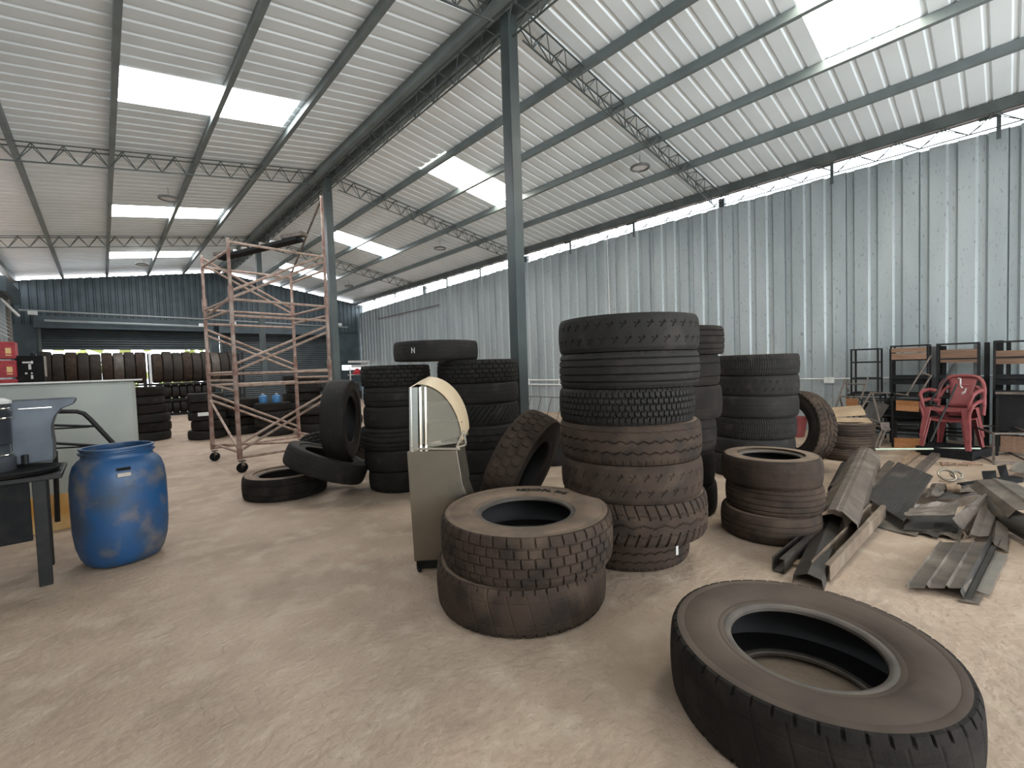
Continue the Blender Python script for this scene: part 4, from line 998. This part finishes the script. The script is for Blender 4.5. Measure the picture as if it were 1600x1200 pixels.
# long rails lying below it
def rail(label, p, q, w_=.06, h_=.08, m_='iron', group='scrap metal rails', name='steel_rail', lip=True):
    p, q = V(p), V(q); t_ = (q-p).normalized(); s_ = t_.cross(V((0, 0, 1))).normalized()
    b = B(); b.bar(p, q, w_, .006); b.bar(p+s_*w_/2+V((0, 0, h_/2)), q+s_*w_/2+V((0, 0, h_/2)), .006, h_); b.bar(p-s_*w_/2+V((0, 0, h_/2)), q-s_*w_/2+V((0, 0, h_/2)), .006, h_)
    if lip: b.bar(p+s_*(w_/2-.012)+V((0, 0, h_)), q+s_*(w_/2-.012)+V((0, 0, h_)), .03, .006)
    return tag(b.build(name, m_), label, 'rail', group)
rail('brown C rail nearest the low tyre stack, cut end showing', V((3.304, 1.035, 0.010)), V((4.407, 1.019, 0.010)), .07, .09, 'scrap_dark')
rail('thick pale edged rail right of the ridge channel', V((3.379, 0.811, 0.010)), V((4.885, 0.748, 0.060)), .10, .10, 'rail_brown')
b = B(); a0, a1 = V(V((3.217, 0.841, 0.040))), V(V((4.493, 0.993, 0.070))); U_ = a1-a0; ww = U_.normalized().cross(V((0, 0, 1)))*.17
b.slab(a0-ww*.5, U_, ww, [(0, -.035), (.05, .02), (.5, .05), (.93, .03), (1, -.035)], .005); tag(b.build('gutter_cap', 'scrap_dark'), 'dark folded cap sheet lying between the two rails', 'sheet', 'scrap metal sheets')
b = B(); b.bar(V((3.518, 1.020, 0.012)), V((3.527, 0.921, 0.012)), .10, .02); tag(b.build('wood_block', 'card'), 'short pale board between the brown rails', 'board', 'loose boards')
b = B(); b.bar(V((5.297, 0.906, 0.020)), V((6.848, 0.928, 0.020)), .08, .03); b.bar(V((6.848, 0.928, 0.020)), V((8.853, 0.907, 0.020)), .08, .03); tag(b.build('timber_plank', 'plank'), 'long brown plank reaching back toward the chairs, left one', 'plank', 'timber planks')
b = B(); b.bar(V((6.276, 0.756, 0.030)), V((8.981, 0.655, 0.030)), .09, .05); tag(b.build('timber_plank', 'iron'), 'dark timber beam reaching back behind the ribbed panel', 'plank', 'timber planks')
b = B(); b.bar(V((6.817, 0.965, 0.020)), V((8.815, 0.875, 0.020)), .10, .02); tag(b.build('timber_plank', 'plank'), 'pale plank between the two darker beams', 'plank', 'timber planks')
b = B(); b.bar(V((5.673, 1.130, 0.020)), V((7.567, 1.293, 0.020)), .10, .03); tag(b.build('timber_plank', 'card'), 'short pale plank beside the dark bottle and ridge channel', 'plank', 'timber planks')
# crumpled second channel left and its dark roll
b = B(); b.tube([V((5.501, 1.203, 0.070)), V((6.825, 1.358, 0.070))], [.05, .06], 12); tag(b.build('sheet_roll', 'scrap_dark', smooth=True), 'dark rolled sheet piece left of the ridge channel', 'roll', 'rolled sheets')
sheet('scrap_sheet', 'grey sheet between the low tyre stack and ridge channel', V((5.376, 1.241, 0.050)), V(V((7.214, 1.380, 0.050)))-V(V((5.376, 1.241, 0.050))), V(V((5.184, 1.053, 0.090)))-V(V((5.376, 1.241, 0.050))), ribs(2, .015), 'scrap')
# finely ribbed panel, tilted on the heap
c0, c1, c3 = V(V((4.727, 0.561, 0.100))), V(V((6.583, 0.570, 0.140))), V(V((5.313, 0.918, 0.100)))
b = B(); b.slab(c3, V(V((6.964, 0.879, 0.160)))-c3, c0-c3, [(k/44, .006 if k % 2 else 0) for k in range(45)], .004); tag(b.build('corrugated_sheet', 'scrap_dark'), 'dark finely ribbed sheet lying on the heap', 'panel', 'scrap metal sheets')
sheet('scrap_sheet', 'bent sheet edge sticking out under the dark finely ribbed sheet', V((6.012, 1.028, 0.050)), V(V((7.474, 1.058, 0.050)))-V(V((6.012, 1.028, 0.050))), V(V((5.654, 0.895, 0.120)))-V(V((6.012, 1.028, 0.050))), [(0, 0), (.5, .03), (1, 0)], 'scrap')
sheet('scrap_sheet', 'pale flat scrap under the front edge of the ribbed panel', V((4.741, 0.743, 0.010)), V(V((5.343, 0.757, 0.010)))-V(V((4.741, 0.743, 0.010))), V(V((4.686, 0.588, 0.010)))-V(V((4.741, 0.743, 0.010))), [(0, 0), (1, 0)], 'scrap_light')
# foreground ribbed sheet of three bays
c0, c1, c3 = V(V((3.542, 0.414, 0.030))), V(V((4.562, 0.338, 0.030))), V(V((3.706, 0.164, 0.050)))
sheet('ribbed_sheet', 'clean cut grey sheet with three ribs in front of the heap', c0, c1-c0, (c3-c0), [(0, .0), (.03, .022), (.06, .004), (.33, .004), (.37, .024), (.41, .004), (.66, .004), (.70, .024), (.74, .004), (.97, .004), (1, -.02)], 'scrap')
sheet('scrap_sheet', 'dark narrow folded strip along the right of the ribbed sheet', V((3.632, 0.181, 0.010)), V(V((4.851, 0.081, 0.030)))-V(V((3.632, 0.181, 0.010))), V(V((3.661, 0.130, 0.010)))-V(V((3.632, 0.181, 0.010))), [(0, .05), (.3, .0), (.8, .0), (1, .02)], 'scrap_dark')
sheet('scrap_sheet', 'small pale plate lying alone right of the ribbed sheet', V((3.805, 0.125, 0.020)), V(V((4.640, 0.052, 0.020)))-V(V((3.805, 0.125, 0.020))), V(V((3.775, 0.069, 0.020)))-V(V((3.805, 0.125, 0.020))), [(0, 0), (1, 0)], 'scrap_light')
sheet('scrap_sheet', 'small dark offcut at the front tip of the heap', V((3.603, 0.190, 0.010)), V(V((3.763, 0.174, 0.010)))-V(V((3.603, 0.190, 0.010))), V(V((3.629, 0.104, 0.010)))-V(V((3.603, 0.190, 0.010))), [(0, 0), (1, 0)], 'scrap')
# crumpled pieces
def crumple(label, pts, m_, h=.05, n=7, seed=1, group='crumpled sheets', name='crumpled_sheet', dz=0):
    """quad patch through four corner points with random folds"""
    rnd = random.Random(seed); p = [V(q) for q in pts]; b = B(); vs = []; fold = [rnd.uniform(0, h) for _ in range(n+1)]
    for side in (0, -.005):
        for i in range(n+1):
            for j in range(n+1):
                u, v_ = i/n, j/n; q = p[0]*(1-u)*(1-v_)+p[1]*u*(1-v_)+p[2]*u*v_+p[3]*(1-u)*v_
                vs.append(q+V((0, 0, fold[i]*(.7+.3*sin(j*1.3+seed)) + side + dz)))
                if side == 0 and 0 < i < n and j in (0, n): vs[-1] += V((rnd.uniform(-.015, .015), rnd.uniform(-.015, .015), 0))
    L_ = (n+1)**2; fs = []
    for i in range(n):
        for j in range(n):
            a = i*(n+1)+j; fs.append((a, a+1, a+n+2, a+n+1)); fs.append((a+L_, a+n+1+L_, a+n+2+L_, a+1+L_))
    e = [(i, i+1) for i in range(n)] + [(n*(n+1)+i+1, n*(n+1)+i) for i in range(n)] + [((i+1)*(n+1), i*(n+1)) for i in range(n)] + [(i*(n+1)+n, (i+1)*(n+1)+n) for i in range(n)]
    for a, c_ in e: fs.append((a, c_, c_+L_, a+L_))
    b.add(vs, fs); return tag(b.build(name, m_), label, 'sheet', group)
crumple('bent arched sheet with dark hollow right of the ribbed panel', [V((4.776, 0.559, 0.130)), V((5.007, 0.513, 0.170)), V((5.363, 0.271, 0.170)), V((4.949, 0.279, 0.150))], 'scrap', .04, 8, 3)
crumple('small jagged scrap under the arched sheet, left', [V((4.686, 0.588, 0.010)), V((4.906, 0.566, 0.020)), V((4.949, 0.475, 0.020)), V((4.669, 0.485, 0.010))], 'scrap', .03, 5, 4)
crumple('small jagged scrap under the arched sheet, middle', [V((4.756, 0.471, 0.010)), V((4.982, 0.439, 0.020)), V((4.999, 0.333, 0.020)), V((4.711, 0.363, 0.010))], 'scrap_dark', .03, 5, 5)
crumple('jagged scrap under the arched sheet, right', [V((4.790, 0.355, 0.010)), V((5.032, 0.343, 0.030)), V((5.017, 0.231, 0.030)), V((4.757, 0.239, 0.010))], 'scrap', .03, 5, 6)
crumple('dark flattened sheet lining the hollow of the arched sheet', [V((4.715, 0.560, 0.030)), V((5.172, 0.563, 0.030)), V((5.433, 0.274, 0.030)), V((4.914, 0.262, 0.030))], 'scrap_dark', .03, 7, 8)
crumple('twisted upright strip at the middle of the heap', [V((4.785, 0.283, 0.160)), V((5.435, 0.160, 0.220)), V((5.572, 0.106, 0.200)), V((4.894, 0.204, 0.020))], 'scrap', .03, 6, 9)
sheet('scrap_sheet', 'long flat strip running down the middle of the heap', V((4.757, 0.198, 0.060)), V(V((5.631, 0.142, 0.180)))-V(V((4.757, 0.198, 0.060))), V(V((4.894, 0.089, 0.050)))-V(V((4.757, 0.198, 0.060))), [(0, 0), (.05, .02), (.5, .0), (.95, .0), (1, .02)], 'scrap')
sheet('scrap_sheet', 'short leaning strip at the right end of the heap', V((4.768, 0.080, 0.040)), V(V((5.332, 0.076, 0.100)))-V(V((4.768, 0.080, 0.040))), V(V((4.692, -0.003, 0.020)))-V(V((4.768, 0.080, 0.040))), [(0, 0), (.1, .015), (.2, 0), (1, 0)], 'scrap')
crumple('bent sheet behind the arch, pointing to the rings', [V((5.698, 0.520, 0.080)), V((6.264, 0.523, 0.100)), V((6.277, 0.391, 0.120)), V((5.837, 0.425, 0.080))], 'scrap', .05, 6, 11)
crumple('wavy sheet in the middle back of the heap', [V((5.729, 0.452, 0.050)), V((6.133, 0.419, 0.080)), V((6.644, 0.079, 0.100)), V((6.053, 0.178, 0.080))], 'scrap_dark', .05, 8, 12)
crumple('folded sheet at the back of the heap by the black bars', [V((6.020, 0.305, 0.100)), V((6.416, 0.270, 0.100)), V((6.629, 0.096, 0.100)), V((6.172, 0.089, 0.120))], 'scrap', .04, 6, 13)
# black bars at the back right
b = B(); b.bar(V((6.652, 0.318, 0.030)), V((7.408, -0.075, 0.030)), .10, .05); tag(b.build('black_bar', 'black_matt'), 'long black bar at the back right of the heap', 'bar', 'black bars')
b = B(); b.poly([V((7.376, 0.198, 0.080)), V((7.397, 0.088, 0.100)), V((7.085, 0.075, 0.040)), V((6.971, 0.167, 0.040))], (0, 0, -.02)); tag(b.build('black_plate', 'black_matt'), 'small black plate standing behind the long black bar', 'plate', 'black plates')
b = B(); b.poly([V((7.695, 0.082, 0.100)), V((7.724, 0.012, 0.120)), V((7.378, -0.014, 0.040)), V((7.256, 0.043, 0.040))], (0, 0, -.02)); tag(b.build('black_plate', 'black_matt'), 'second black plate, nearest the right edge', 'plate', 'black plates')
# large sloping channel and black pipe at the right edge
a0, a1 = V(V((5.978, 0.071, 0.200))), V(V((5.195, -0.168, 0.160))); U_ = a1-a0; ww = U_.normalized().cross(V((0, 0, 1)))*.34; a0 = a0+V((0, 0, .04))
b = B(); b.slab(a0-ww*.5, U_, ww, [(0, -.05), (.12, .02), (.55, .05), (.6, .035), (.88, .02), (1, -.05)], .005); tag(b.build('ridge_channel', 'scrap'), 'wide folded sheet sloping out of the right edge of the view', 'channel', 'scrap metal channels')
b = B(); b.tube([V((5.480, 0.056, 0.100)), V((5.080, -0.118, 0.100)), V((4.625, -0.300, 0.100))], [.085, .085, .085], 20); tag(b.build('black_pipe', 'scrap_dark', smooth=True), 'thick dark pipe lying at the right edge below the folded sheet', 'pipe', 'rolled sheets')
crumple('pale crumpled sheet at the back right corner of the heap', [V((7.577, -0.009, 0.060)), V((8.123, -0.081, 0.080)), V((8.029, -0.326, 0.100)), V((7.407, -0.258, 0.060))], 'scrap_light', .04, 6, 15)
# rings and small bits
for i, (p, r_, lb_, m_) in enumerate(((V((6.959, 0.455, 0.030)), .075, 'shiny metal ring, larger left one beside the crumpled sheets', 'steel'), (V((7.082, 0.385, 0.025)), .05, 'small pale ring right beside the larger one', 'scrap_light'))):
    b = B(); n_ = V((-.6, -.35, .8)).normalized(); Q = n_.to_track_quat('Z', 'Y').to_matrix(); P_ = V(p) + V((0, 0, .04))
    b.torus(P_, r_, .014, 28, 8, Q); tag(b.build('metal_ring', m_, smooth=True), lb_, 'ring', 'rings on the heap')
b = B(); b.tube([V((6.109, 0.408, 0.100)), V((6.133, 0.310, 0.100))], [.05, .055], 14); tag(b.build('metal_can', 'plank', smooth=True), 'brown can lying on the crumpled sheets below the rings', 'can')
for i in range(9):
    p = (V((7.840,0.595,.01))+V((0.0238,-0.0291,0))*i+V((random.uniform(-.08,.1),random.uniform(-.04,.04),0))); a = random.uniform(-.5, .5)
    b = B(); b.tube([p, p+V((.03*cos(a), .03*sin(a), .02)), p+V((.12*cos(a), -.10+.1*sin(a), .012))], .010, 5)
    tag(b.build('wood_scrap', 'wood_dull'), 'splinter in the brown litter behind the rings, %s from left' % ['first', 'second', 'third', 'fourth', 'fifth', 'sixth', 'seventh', 'eighth', 'ninth'][i], 'splinter', 'brown splinters')
print('objects', len(bpy.data.objects))
